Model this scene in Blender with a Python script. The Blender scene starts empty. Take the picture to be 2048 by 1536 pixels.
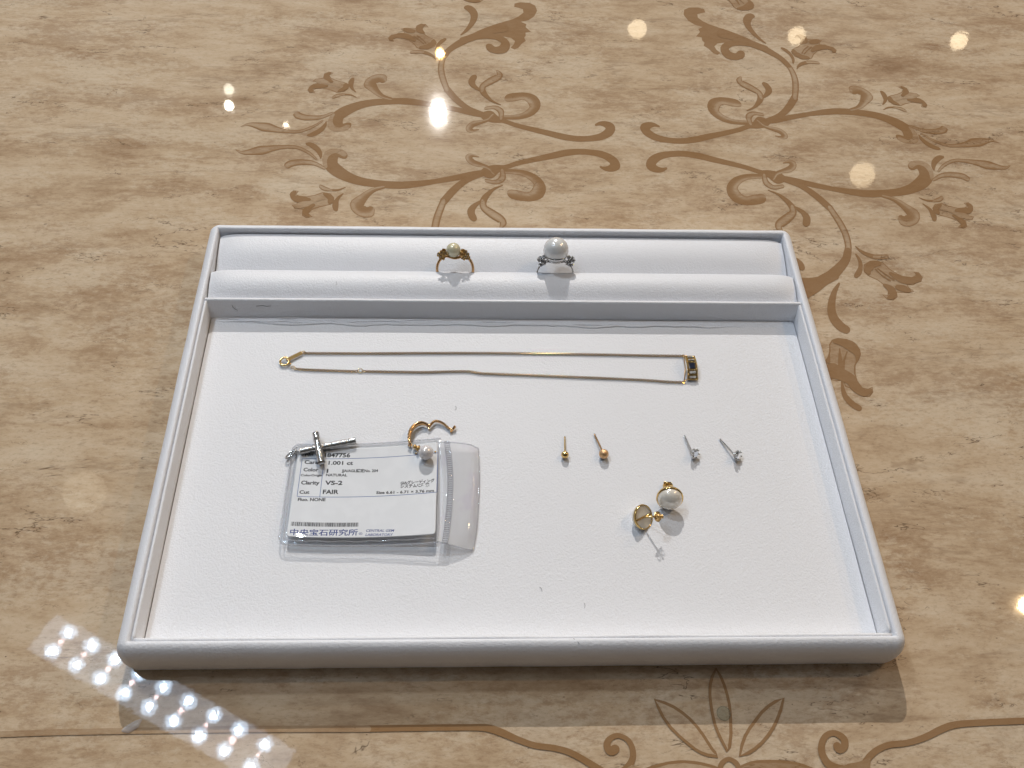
import bpy, bmesh, math, random
from mathutils import Vector, Matrix, noise
random.seed(7)
C = bpy.context.scene
MM = 0.001
# ---------------------------------------------------------------- camera
cam_pose = (-0.020986, -0.100797, 0.351017, 0.586532, -0.046039, -0.026283, 0.216281)
cd = bpy.data.cameras.new('camera'); cam = bpy.data.objects.new('camera', cd); C.collection.objects.link(cam)
cam.location = cam_pose[:3]; cam.rotation_euler = cam_pose[3:6]
cd.sensor_width = 36; cd.lens = 36 * 1700 / 2048; cd.clip_start = .01; cd.clip_end = 60
C.camera = cam
# ---------------------------------------------------------------- room light (indoors: no sky, no sun)
C.view_settings.view_transform = 'Standard'; C.view_settings.look = 'None'
C.view_settings.exposure = 0.17; C.view_settings.gamma = 1
W = bpy.data.worlds.new('World'); C.world = W; W.use_nodes = True
nt = W.node_tree; bg = nt.nodes['Background']
tc = nt.nodes.new('ShaderNodeTexCoord')
nz = nt.nodes.new('ShaderNodeTexNoise'); nz.inputs['Scale'].default_value = 2.2; nz.inputs['Detail'].default_value = 2
rp = nt.nodes.new('ShaderNodeValToRGB')
rp.color_ramp.elements[0].position = .38; rp.color_ramp.elements[0].color = (.10, .092, .088, 1)
rp.color_ramp.elements[1].position = .62; rp.color_ramp.elements[1].color = (.46, .45, .45, 1)
nt.links.new(tc.outputs['Generated'], nz.inputs['Vector']); nt.links.new(nz.outputs['Fac'], rp.inputs['Fac'])
sx = nt.nodes.new('ShaderNodeSeparateXYZ'); nt.links.new(tc.outputs['Generated'], sx.inputs[0])
mr = nt.nodes.new('ShaderNodeMapRange'); mr.inputs[1].default_value = -.75; mr.inputs[2].default_value = .1
mr.inputs[3].default_value = .30; mr.inputs[4].default_value = 1.0          # the customer's side of the counter is darker
nt.links.new(sx.outputs['Y'], mr.inputs[0])
mx = nt.nodes.new('ShaderNodeMix'); mx.data_type = 'RGBA'; mx.blend_type = 'MULTIPLY'; mx.inputs[0].default_value = 1
nt.links.new(rp.outputs['Color'], mx.inputs[6]); nt.links.new(mr.outputs[0], mx.inputs[7])
nt.links.new(mx.outputs[2], bg.inputs['Color']); bg.inputs['Strength'].default_value = 0.46
def lamp(name, loc, watts, radius, col):
    l = bpy.data.lights.new(name, 'POINT'); l.energy = watts; l.shadow_soft_size = radius; l.color = col
    o = bpy.data.objects.new(name, l); C.collection.objects.link(o); o.location = loc
    return o
lamp('ceiling_spot', (-0.2495,5.3148,4.0), 860, .010, (1, .955, .90))
lamp('ceiling_spot', (-0.2529,6.0486,4.0), 8, .03, (1, .62, .22))
lamp('ceiling_spot', (-1.4327,4.0902,3.0), 2.0, .022, (1, .95, .78))
lamp('ceiling_spot', (-1.4555,4.2368,3.0), .35, .03, (1, .95, .78))
lamp('ceiling_spot', (-1.0809,3.9316,3.0), .25, .014, (1, .8, .6))
for uv_pos, w, r in (((1.1001,4.9539,3.0), 0.85, .062), ((2.1685,4.9218,3.0), 0.75, .056), ((3.2836,4.9126,3.0), 0.75, .054), ((2.2743,3.5931,3.0), 0.95, .070)):
    lamp('round_downlight', uv_pos, w, r, (1, .80, .52))
lamp('warm_spot_and_fill', (1.6101,0.6923,2.0), 26, .014, (1, .70, .38))
lamp('added_cool_fill', (-0.4903,0.7292,1.2), 15, .05, (.78, .89, 1))  # added cool fill from the left, set where the tray hides its reflection
lamp('soft_downlight', (-0.9659,0.8668,1.6), .14, .050, (1, .86, .62))
lamp('warm_spot_and_fill', (3.0048,2.1448,2.5), 48, .06, (1, .72, .42))  # added to warm the right side; no such lamp in view
# LED strip fixture over the left end of the counter: two rows of diodes on a pale board
LED_A = (-0.7513,0.3578,1.2); LED_B = (-0.3783,0.1626,1.2); LED_C = (-0.7329,0.3905,1.2)
A = Vector(LED_A); stepv = (Vector(LED_B) - A) / 8; rowv = Vector(LED_C) - A
for i in range(9):
    for k in range(2):
        lamp('led_diode', A + stepv * i + rowv * k, .17, .0060, (.62, .80, 1)); lamp('led_halo', A + stepv * i + rowv * k, .075, .0135, (.60, .78, 1))  # second, larger dim lamp per diode is added for a soft halo
    lamp('led_diode', A + stepv * i + rowv * .5, .020, .004, (1, .72, .72))
for wdt, ln in ((.7, 8.5), (1.0, 8.8), (1.3, 9.1), (1.6, 9.5), (1.95, 9.9)):       # nested copies of the board, added so its reflected glow fades at the edges
    al = bpy.data.lights.new('led_board', 'AREA'); al.shape = 'RECTANGLE'
    al.size = stepv.length * ln; al.size_y = rowv.length * wdt; al.energy = 3.0 * math.pi * al.size * al.size_y; al.color = (.66, .80, 1)
    ao = bpy.data.objects.new('led_board', al); C.collection.objects.link(ao)
    ao.location = A + stepv * 4 + rowv * .5 + Vector((0, 0, .012)); ao.rotation_euler = (0, 0, math.atan2(stepv.y, stepv.x))
# ---------------------------------------------------------------- helpers
def obj(name, verts, faces, mat=None, parent=None, smooth=True, scale=MM):
    me = bpy.data.meshes.new(name)
    me.from_pydata([(v[0]*scale, v[1]*scale, v[2]*scale) for v in verts], [], faces); me.update()
    if mat: me.materials.append(mat)
    if smooth:
        for p in me.polygons: p.use_smooth = True
    o = bpy.data.objects.new(name, me); C.collection.objects.link(o)
    if parent is not None:
        o.parent = parent; o.matrix_parent_inverse = Matrix.Translation(-parent.location)
    return o
def thing(name, label, cat, loc, group=None):
    o = bpy.data.objects.new(name, None); C.collection.objects.link(o); o.empty_display_size = .005
    o.location = Vector(loc) * MM; o['label'] = label; o['category'] = cat
    if group: o['group'] = group
    return o
def tag(o, label, cat, group=None):
    o['label'] = label; o['category'] = cat
    if group: o['group'] = group
    return o
class MB:
    def __init__(s): s.v = []; s.f = []
    def add(s, v, f):
        n = len(s.v); s.v += [tuple(q) for q in v]; s.f += [tuple(i+n for i in q) for q in f]
    def build(s, name, mat, parent=None, smooth=True): return obj(name, s.v, s.f, mat, parent, smooth)
    def tube(s, pts, r, n=10, closed=False, flat=1.0, up=None):
        P = [Vector(p) for p in pts]; m = len(P)
        R = r if isinstance(r, (list, tuple)) else [r]*m
        v = []; f = []; prev = None
        for i in range(m):
            if closed: t = P[(i+1) % m] - P[i-1]
            else: t = P[min(i+1, m-1)] - P[max(i-1, 0)]
            t.normalize()
            if up is not None: a = Vector(up)
            elif prev is None: a = Vector((0,0,1)) if abs(t.z) < .9 else Vector((1,0,0))
            else: a = prev
            a = (a - t*a.dot(t)).normalized(); prev = a; b = t.cross(a)
            for k in range(n):
                q = 2*math.pi*k/n; v.append(P[i] + a*math.cos(q)*R[i]*flat + b*math.sin(q)*R[i])
        for i in range(m if closed else m-1):
            j = (i+1) % m
            for k in range(n): f.append((i*n+k, j*n+k, j*n+(k+1) % n, i*n+(k+1) % n))
        if not closed:
            f.append(tuple(range(n))[::-1]); f.append(tuple(range((m-1)*n, m*n)))
        s.add(v, f); return s
    def sphere(s, c, r, nu=32, nv=20, axis=(0,0,1), v0=0.0, v1=math.pi, sq=1.0):
        z = Vector(axis).normalized(); x = z.orthogonal().normalized(); y = z.cross(x); c = Vector(c); v = []; f = []
        for j in range(nv+1):
            a = v0 + (v1-v0)*j/nv
            for i in range(nu):
                b = 2*math.pi*i/nu; v.append(c + z*math.cos(a)*r*sq + (x*math.cos(b)+y*math.sin(b))*math.sin(a)*r)
        for j in range(nv):
            for i in range(nu): f.append((j*nu+i, (j+1)*nu+i, (j+1)*nu+(i+1) % nu, j*nu+(i+1) % nu))
        s.add(v, f); return s
    def lathe(s, prof, c, axis, n=32):
        """prof: (radius, height along axis)"""
        z = Vector(axis).normalized(); x = z.orthogonal().normalized(); y = z.cross(x); c = Vector(c); v = []; f = []
        for r, h in prof:
            for i in range(n):
                b = 2*math.pi*i/n; v.append(c + z*h + (x*math.cos(b)+y*math.sin(b))*r)
        for j in range(len(prof)-1):
            for i in range(n): f.append((j*n+i, j*n+(i+1) % n, (j+1)*n+(i+1) % n, (j+1)*n+i))
        s.add(v, f); return s
    def ring(s, c, R, r, axis, n=24, k=8, sy=1.0, xdir=None):
        z = Vector(axis).normalized(); x = Vector(xdir).normalized() if xdir else z.orthogonal().normalized(); y = z.cross(x); c = Vector(c)
        return s.tube([c + x*R*math.cos(2*math.pi*i/n) + y*R*sy*math.sin(2*math.pi*i/n) for i in range(n)], r, k, True)
    def lean(s, deg=29.0):       # tip a ring back about the slot
        c, q = math.cos(math.radians(deg)), math.sin(math.radians(deg))
        s.v = [(v[0], 189.0+(v[1]-YS)*c+(v[2]-18.3)*q, 18.3+(v[2]-18.3)*c-(v[1]-YS)*q) for v in s.v]; return s
    def box(s, c, e, rot=None):
        c = Vector(c); v = []
        for X in (-1,1):
            for Y in (-1,1):
                for Z in (-1,1):
                    q = Vector((X*e[0]/2, Y*e[1]/2, Z*e[2]/2))
                    v.append(c + (rot @ q if rot else q))
        s.add(v, [(0,1,3,2),(4,6,7,5),(0,4,5,1),(2,3,7,6),(0,2,6,4),(1,5,7,3)]); return s
def spline(P, n=6, closed=False):
    P = [Vector(q) for q in P]; m = len(P); out = []
    for i in range(m if closed else m-1):
        if closed: a, b, c, d = P[i-1], P[i], P[(i+1) % m], P[(i+2) % m]
        else: a, b, c, d = P[max(i-1,0)], P[i], P[i+1], P[min(i+2,m-1)]
        for k in range(n):
            t = k/n; out.append(.5*((2*b)+(c-a)*t+(2*a-5*b+4*c-d)*t*t+(3*b-a-3*c+d)*t**3))
    if not closed: out.append(P[-1])
    return out
def resample(P, step):
    L = [0]
    for i in range(1, len(P)): L.append(L[-1] + (P[i]-P[i-1]).length)
    n = max(2, int(L[-1]/step)); out = []; j = 0
    for k in range(n+1):
        s = L[-1]*k/n
        while j < len(L)-2 and L[j+1] < s: j += 1
        t = (s-L[j])/max(1e-9, L[j+1]-L[j]); out.append(P[j].lerp(P[j+1], t))
    return out
# ---------------------------------------------------------------- materials
def mat(name):
    m = bpy.data.materials.new(name); m.use_nodes = True
    return m, m.node_tree, m.node_tree.nodes['Principled BSDF']
def pos_mm(nt, sx=1, sy=1, sz=1):
    g = nt.nodes.new('ShaderNodeNewGeometry'); mp = nt.nodes.new('ShaderNodeMapping')
    mp.inputs['Scale'].default_value = (1000*sx, 1000*sy, 1000*sz); nt.links.new(g.outputs['Position'], mp.inputs['Vector'])
    return mp.outputs['Vector']
def noise_n(nt, vec, scale, detail=4, rough=.55, dist=0.0, typ='FBM'):
    n = nt.nodes.new('ShaderNodeTexNoise'); n.inputs['Scale'].default_value = scale; n.inputs['Detail'].default_value = detail
    n.inputs['Roughness'].default_value = rough; n.inputs['Distortion'].default_value = dist; nt.links.new(vec, n.inputs['Vector'])
    return n.outputs['Fac']
def ramp(nt, fac, stops):
    r = nt.nodes.new('ShaderNodeValToRGB'); e = r.color_ramp.elements
    while len(e) < len(stops): e.new(.5)
    for k, (p, c) in enumerate(stops):
        e[k].position = p; e[k].color = (c, c, c, 1) if isinstance(c, (int, float)) else (*c, 1)
    nt.links.new(fac, r.inputs['Fac']); return r.outputs['Color']
def mixc(nt, fac, a, b, mode='MIX'):
    m = nt.nodes.new('ShaderNodeMix'); m.data_type = 'RGBA'; m.blend_type = mode
    for sock, val in ((0, fac), (6, a), (7, b)):
        if isinstance(val, (int, float)): m.inputs[sock].default_value = val
        elif isinstance(val, tuple): m.inputs[sock].default_value = (*val, 1)
        else: nt.links.new(val, m.inputs[sock])
    return m.outputs[2]
def math_n(nt, op, a, b=0.0):
    m = nt.nodes.new('ShaderNodeMath'); m.operation = op
    for k, val in enumerate((a, b)):
        if isinstance(val, (int, float)): m.inputs[k].default_value = val
        else: nt.links.new(val, m.inputs[k])
    return m.outputs[0]
def bump(nt, b, h, strength, dist):
    n = nt.nodes.new('ShaderNodeBump'); n.inputs['Strength'].default_value = strength; n.inputs['Distance'].default_value = dist
    nt.links.new(h, n.inputs['Height']); nt.links.new(n.outputs['Normal'], b.inputs['Normal'])
def stone_colour(nt):
    warp = noise_n(nt, pos_mm(nt), .006, 2)
    def warped(sx, sy, amp):
        add = nt.nodes.new('ShaderNodeVectorMath'); add.operation = 'ADD'
        cb = nt.nodes.new('ShaderNodeCombineXYZ'); nt.links.new(math_n(nt, 'MULTIPLY', warp, amp), cb.inputs['Y'])
        nt.links.new(pos_mm(nt, sx, sy), add.inputs[0]); nt.links.new(cb.outputs[0], add.inputs[1]); return add.outputs[0]
    v = warped(.40, 1.0, 26.0); vs = warped(.30, 1.15, 40.0)
    band = noise_n(nt, vs, .020, 4, .55)
    mott = noise_n(nt, v, .060, 8, .72, .3)
    strk = noise_n(nt, vs, .085, 8, .70, .2)
    f = math_n(nt, 'ADD', math_n(nt, 'MULTIPLY', band, .26), math_n(nt, 'ADD', math_n(nt, 'MULTIPLY', mott, .46), math_n(nt, 'MULTIPLY', strk, .28)))
    col = ramp(nt, f, [(.37, (.380, .270, .180)), (.435, (.500, .385, .270)), (.485, (.590, .475, .348)), (.54, (.650, .545, .420)), (.62, (.710, .625, .510))])
    br = math_n(nt, 'ADD', math_n(nt, 'MULTIPLY', noise_n(nt, v, .032, 4, .55), .5), math_n(nt, 'MULTIPLY', noise_n(nt, pos_mm(nt, .6, 1.3), .20, 7, .78), .5))
    col = mixc(nt, ramp(nt, br, [(.503, 0.0), (.580, .48)]), col, (.330, .210, .122))
    ps = math_n(nt, 'ADD', math_n(nt, 'MULTIPLY', noise_n(nt, v, .035, 3, .5), .5), math_n(nt, 'MULTIPLY', noise_n(nt, pos_mm(nt, .7, 1.35), .28, 7, .78), .5))
    col = mixc(nt, ramp(nt, ps, [(.515, 0.0), (.575, .45)]), col, (.74, .67, .56))
    tiny = noise_n(nt, pos_mm(nt, .5, 1.3), .60, 6, .78)
    col = mixc(nt, ramp(nt, tiny, [(.34, .42), (.47, 0.0)]), col, (.25, .165, .098))
    col = mixc(nt, ramp(nt, tiny, [(.54, 0.0), (.68, .28)]), col, (.76, .69, .57))
    def vein(scale, width, depth, maskscale, lo, hi, sx=.40, sy=1.15):
        w = pos_mm(nt, sx, sy)
        fz = noise_n(nt, w, scale, 6, .68, .35)
        d = math_n(nt, 'ABSOLUTE', math_n(nt, 'SUBTRACT', fz, .5))
        line = ramp(nt, d, [(0.0, depth), (width, 0.0)])
        return math_n(nt, 'MULTIPLY', line, ramp(nt, noise_n(nt, w, maskscale, 4, .7), [(lo, 0.0), (hi, 1.0)]))
    col = mixc(nt, vein(.020, .0050, .9, .05, .53, .58), col, (.10, .062, .034))
    col = mixc(nt, vein(.045, .0060, .60, .07, .55, .62), col, (.14, .088, .050))
    col = mixc(nt, vein(.013, .022, .38, .03, .48, .60, .30, 1.2), col, (.24, .150, .085))
    col = mixc(nt, vein(.030, .014, .30, .05, .50, .62, .28, 1.3), col, (.26, .165, .095))
    vo = nt.nodes.new('ShaderNodeTexVoronoi'); vo.inputs['Scale'].default_value = .20; nt.links.new(pos_mm(nt, .8, 1.3), vo.inputs['Vector'])
    pit = ramp(nt, math_n(nt, 'ADD', vo.outputs['Distance'], math_n(nt, 'MULTIPLY', noise_n(nt, pos_mm(nt), 1.3, 3), .12)), [(.09, .9), (.13, 0.0)])
    pm = ramp(nt, noise_n(nt, v, .10, 4, .7), [(.52, 0.0), (.57, 1.0)])
    col = mixc(nt, math_n(nt, 'MULTIPLY', pit, pm), col, (.10, .065, .038))
    return mixc(nt, 1.0, col, (.900, .828, .735), 'MULTIPLY')
def stone_finish(nt, b):
    b.inputs['Roughness'].default_value = .024; b.inputs['IOR'].default_value = 1.5
    h = noise_n(nt, pos_mm(nt), .22, 3, .5)
    bump(nt, b, h, .25, .000025)
m_stone, n, b = mat('polished_stone'); n.links.new(stone_colour(n), b.inputs['Base Color']); stone_finish(n, b)
m_inlay, n, b = mat('printed_scrollwork')
at = n.nodes.new('ShaderNodeAttribute'); at.attribute_name = 'ink'
sc = stone_colour(n)
ink = mixc(n, .12, (.265, .142, .056), sc)
n.links.new(mixc(n, at.outputs['Fac'], sc, ink), b.inputs['Base Color']); stone_finish(n, b)

def leather(name, col, rough=.42):
    m, n, b = mat(name)
    v = pos_mm(n)
    tint = noise_n(n, v, .02, 3)
    c = mixc(n, ramp(n, tint, [(.35, 0.0), (.7, .5)]), col, tuple(q*.965 for q in col))
    grime = noise_n(n, v, .25, 5, .75)
    c = mixc(n, ramp(n, grime, [(.28, .16), (.40, 0.0)]), c, tuple(q*.80 for q in col))
    n.links.new(c, b.inputs['Base Color']); b.inputs['Roughness'].default_value = rough
    vo = n.nodes.new('ShaderNodeTexVoronoi'); vo.feature = 'SMOOTH_F1'; vo.inputs['Scale'].default_value = 1.5; n.links.new(v, vo.inputs['Vector'])
    hh = math_n(n, 'ADD', math_n(n, 'MULTIPLY', vo.outputs['Distance'], .4), noise_n(n, v, 1.0, 5, .6, .4))
    bump(n, b, hh, .62, .00034)
    b.inputs['Sheen Weight'].default_value = .08
    return m
m_leather = leather('white_leatherette', (.79, .80, .835))
m_leather_in = leather('white_leatherette_lining', (.81, .815, .84), .5)
def metal(name, col, rough, scr=0.0, scale=3.0):
    m, n, b = mat(name); b.inputs['Metallic'].default_value = 1; b.inputs['Base Color'].default_value = (*col, 1)
    b.inputs['Roughness'].default_value = rough
    v = pos_mm(n); f = noise_n(n, v, scale, 4, .7)
    n.links.new(mixc(n, ramp(n, f, [(.35, .40), (.6, 0.0)]), col, tuple(q*.72 for q in col)), b.inputs['Base Color'])
    if scr: bump(n, b, f, scr, .0001)
    return m
m_gold = metal('yellow_gold', (.80, .55, .22), .16, .1)
m_gold_soft = metal('satin_gold', (.72, .47, .19), .30, .2)
m_rose = metal('rose_gold', (.78, .47, .22), .17, .1)
m_chain = metal('gold_chain', (.70, .46, .20), .12)
m_brush = metal('sandblasted_gold', (.78, .50, .27), .42, .9, 9.0)
m_silver = metal('platinum', (.78, .77, .76), .13, .1)
m_silver_d = metal('brushed_platinum', (.62, .605, .58), .27, .35, 5.0)
def pearl(name, col, ov):
    m, n, b = mat(name); b.inputs['Base Color'].default_value = (*col, 1)
    lw = n.nodes.new('ShaderNodeLayerWeight'); lw.inputs['Blend'].default_value = .35
    f = noise_n(n, pos_mm(n), .25, 2)
    c = mixc(n, lw.outputs['Facing'], col, ov)
    n.links.new(mixc(n, ramp(n, f, [(.35, .25), (.65, 0.0)]), c, tuple(q*.93 for q in col)), b.inputs['Base Color'])
    b.inputs['Roughness'].default_value = .20; b.inputs['IOR'].default_value = 1.75; b.inputs['Metallic'].default_value = .10
    b.inputs['Coat Weight'].default_value = .6; b.inputs['Coat Roughness'].default_value = .06
    b.inputs['Subsurface Weight'].default_value = .15; b.inputs['Subsurface Radius'].default_value = (.002, .002, .0018)
    b.inputs['Subsurface Scale'].default_value = 1
    return m
m_pearl = pearl('white_pearl', (.78, .73, .71), (.70, .67, .68))
m_pearl_big = pearl('silvery_white_pearl', (.82, .81, .78), (.76, .76, .76))
m_pearl_gold = pearl('golden_pearl', (.80, .73, .50), (.55, .52, .34))
m_pearl_cream = pearl('cream_pearl', (.88, .82, .72), (.84, .77, .66))
m_shell, n, b = mat('shell_backing')
n.links.new(mixc(n, noise_n(n, pos_mm(n), .5, 3), (.80, .72, .58), (.90, .83, .70)), b.inputs['Base Color']); b.inputs['Roughness'].default_value = .3
def gem(name, col, ior, tr=.93):
    m, n, b = mat(name); b.inputs['Base Color'].default_value = (*col, 1); b.inputs['Roughness'].default_value = .0
    b.inputs['Transmission Weight'].default_value = tr; b.inputs['IOR'].default_value = ior
    return m
m_diamond = gem('diamond', (.93, .94, .96), 2.2)
m_pave = gem('pave_diamond', (.90, .90, .90), 1.9, .25)
m_citrine = gem('brown_stone', (.50, .38, .12), 1.8)
m_sapphire, n, b = mat('dark_sapphire'); b.inputs['Base Color'].default_value = (.008, .014, .04, 1); b.inputs['Roughness'].default_value = .04; b.inputs['IOR'].default_value = 1.77
def clear(name, milk, tint, rough=.06, milkcol=(.8,.8,.82), purple=0.0):
    m, n, b = mat(name); nt = n
    out = n.nodes['Material Output']; n.nodes.remove(b)
    tr = n.nodes.new('ShaderNodeBsdfTransparent'); tr.inputs['Color'].default_value = (*tint, 1)
    gl = n.nodes.new('ShaderNodeBsdfGlossy'); gl.inputs['Roughness'].default_value = rough
    df = n.nodes.new('ShaderNodeBsdfDiffuse')
    f = noise_n(n, pos_mm(n), .09, 3)
    if purple: n.links.new(mixc(n, ramp(n, f, [(.52, 0.0), (.66, purple)]), milkcol, (.66, .52, .74)), df.inputs['Color'])
    else: df.inputs['Color'].default_value = (*milkcol, 1)
    m1 = n.nodes.new('ShaderNodeMixShader'); m1.inputs[0].default_value = milk
    n.links.new(tr.outputs[0], m1.inputs[1]); n.links.new(df.outputs[0], m1.inputs[2])
    fr = n.nodes.new('ShaderNodeLayerWeight'); fr.inputs['Blend'].default_value = .5
    fac = math_n(n, 'ADD', math_n(n, 'MULTIPLY', math_n(n, 'POWER', fr.outputs['Facing'], 4.0), .8), .04)
    bn = n.nodes.new('ShaderNodeBump'); bn.inputs['Strength'].default_value = .5; bn.inputs['Distance'].default_value = .0004
    n.links.new(noise_n(n, pos_mm(n), .16, 3, .5), bn.inputs['Height'])
    n.links.new(bn.outputs[0], gl.inputs['Normal']); n.links.new(bn.outputs[0], fr.inputs['Normal'])
    m2 = n.nodes.new('ShaderNodeMixShader'); n.links.new(fac, m2.inputs[0])
    n.links.new(m1.outputs[0], m2.inputs[1]); n.links.new(gl.outputs[0], m2.inputs[2])
    n.links.new(m2.outputs[0], out.inputs['Surface'])
    return m
m_film = clear('clear_vinyl_film', .02, (.975, .98, .985))
m_weld = clear('welded_vinyl_edge', .22, (.90, .91, .93), .03)
m_flap = clear('milky_vinyl_flap', .34, (.97, .97, .975), .07, (.92, .92, .93), .22)
m_padc = clear('clear_silicone_dome', .10, (.90, .93, .90), .05, (.55, .58, .52))
m_paper, n, b = mat('card_paper'); b.inputs['Roughness'].default_value = .55
n.links.new(mixc(n, ramp(n, noise_n(n, pos_mm(n), .12, 2), [(.45, 0.0), (.6, 1.0)]), (.80, .81, .83), (.83, .84, .86)), b.inputs['Base Color'])
def flat(name, col, rough=.6):
    m, n, b = mat(name)
    n.links.new(mixc(n, noise_n(n, pos_mm(n), 2.0, 2), col, tuple(q*.85 for q in col)), b.inputs['Base Color']); b.inputs['Roughness'].default_value = rough
    return m
m_black = flat('black_print', (.018, .018, .022)); m_blue = flat('blue_rule', (.05, .12, .38)); m_navy = flat('navy_print', (.04, .07, .27))
m_lint = flat('dark_fibre', (.06, .055, .06)); m_gap = flat('shadow_line_lining', (.10, .095, .09))
# ---------------------------------------------------------------- counter table
table = thing('table', 'polished beige stone-look counter with brown scroll ornament under the tray', 'table', (0, 100, 0))
TX0, TX1, TY0, TY1 = -900, 900, -330, 1250
tb = MB(); tb.box(((TX0+TX1)/2, (TY0+TY1)/2, -15.0), (TX1-TX0, TY1-TY0, 30.0)); tb.build('table_top', m_stone, table, False)
# ornament: every stroke is a ribbon (left xy, right xy) traced on the table plane, mirrored about the ornament centre
layer = [0]
def zlift(): layer[0] += 1; return .020 + .0035*layer[0]
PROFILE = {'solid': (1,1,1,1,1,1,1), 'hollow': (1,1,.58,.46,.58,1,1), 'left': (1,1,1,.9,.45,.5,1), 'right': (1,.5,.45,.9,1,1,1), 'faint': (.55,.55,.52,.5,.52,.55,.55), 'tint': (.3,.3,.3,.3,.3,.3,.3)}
TT = (0, .13, .27, .5, .73, .87, 1)
class Ink:
    def __init__(s): s.v = []; s.f = []; s.a = []
    def ribbon(s, L, prof, xf=lambda x, y: (x, y)):
        z = zlift(); P = PROFILE[prof]; n0 = len(s.v); k = len(TT)
        for q_, (ax, ay, bx, by) in enumerate(L):
            for t, a in zip(TT, P):
                x, y = xf(ax+(bx-ax)*t, ay+(by-ay)*t); s.v.append((x, y, z + q_*.00006)); s.a.append(a)
        for i in range(len(L)-1):
            for j in range(k-1):
                s.f.append((n0+i*k+j, n0+i*k+j+1, n0+(i+1)*k+j+1, n0+(i+1)*k+j))
    def poly(s, P, a, xf=lambda x, y: (x, y)):
        from mathutils.geometry import tessellate_polygon
        z = zlift(); n0 = len(s.v); Q = [xf(*p) for p in P]
        for q in Q: s.v.append((*q, z)); s.a.append(a)
        for t in tessellate_polygon([[Vector((x, y, 0)) for x, y in Q]]): s.f.append(tuple(n0+i for i in t))
    def outline(s, P, w, xf=lambda x, y: (x, y), a='solid'):
        Q = P + [P[0], P[1]]; L = []
        for i in range(len(P)+1):
            p, q, r = Q[i-1 if i else len(P)-1], Q[i], Q[i+1]
            t = Vector((r[0]-p[0], r[1]-p[1])).normalized(); nx, ny = -t.y*w/2, t.x*w/2
            L.append((q[0]+nx, q[1]+ny, q[0]-nx, q[1]-ny))
        s.ribbon(L, a, xf)
    def build(s, name, parent):
        f2 = []
        for f in s.f:      # all faces look up, whatever the mirror did
            a, b_, c = (Vector(s.v[i]) for i in f[:3]); f2.append(f if (b_-a).cross(c-a).z > 0 else tuple(reversed(f)))
        o = obj(name, s.v, f2, m_inlay, parent, False)
        at = o.data.attributes.new('ink', 'FLOAT', 'POINT'); at.data.foreach_set('value', s.a)
        return o
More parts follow.
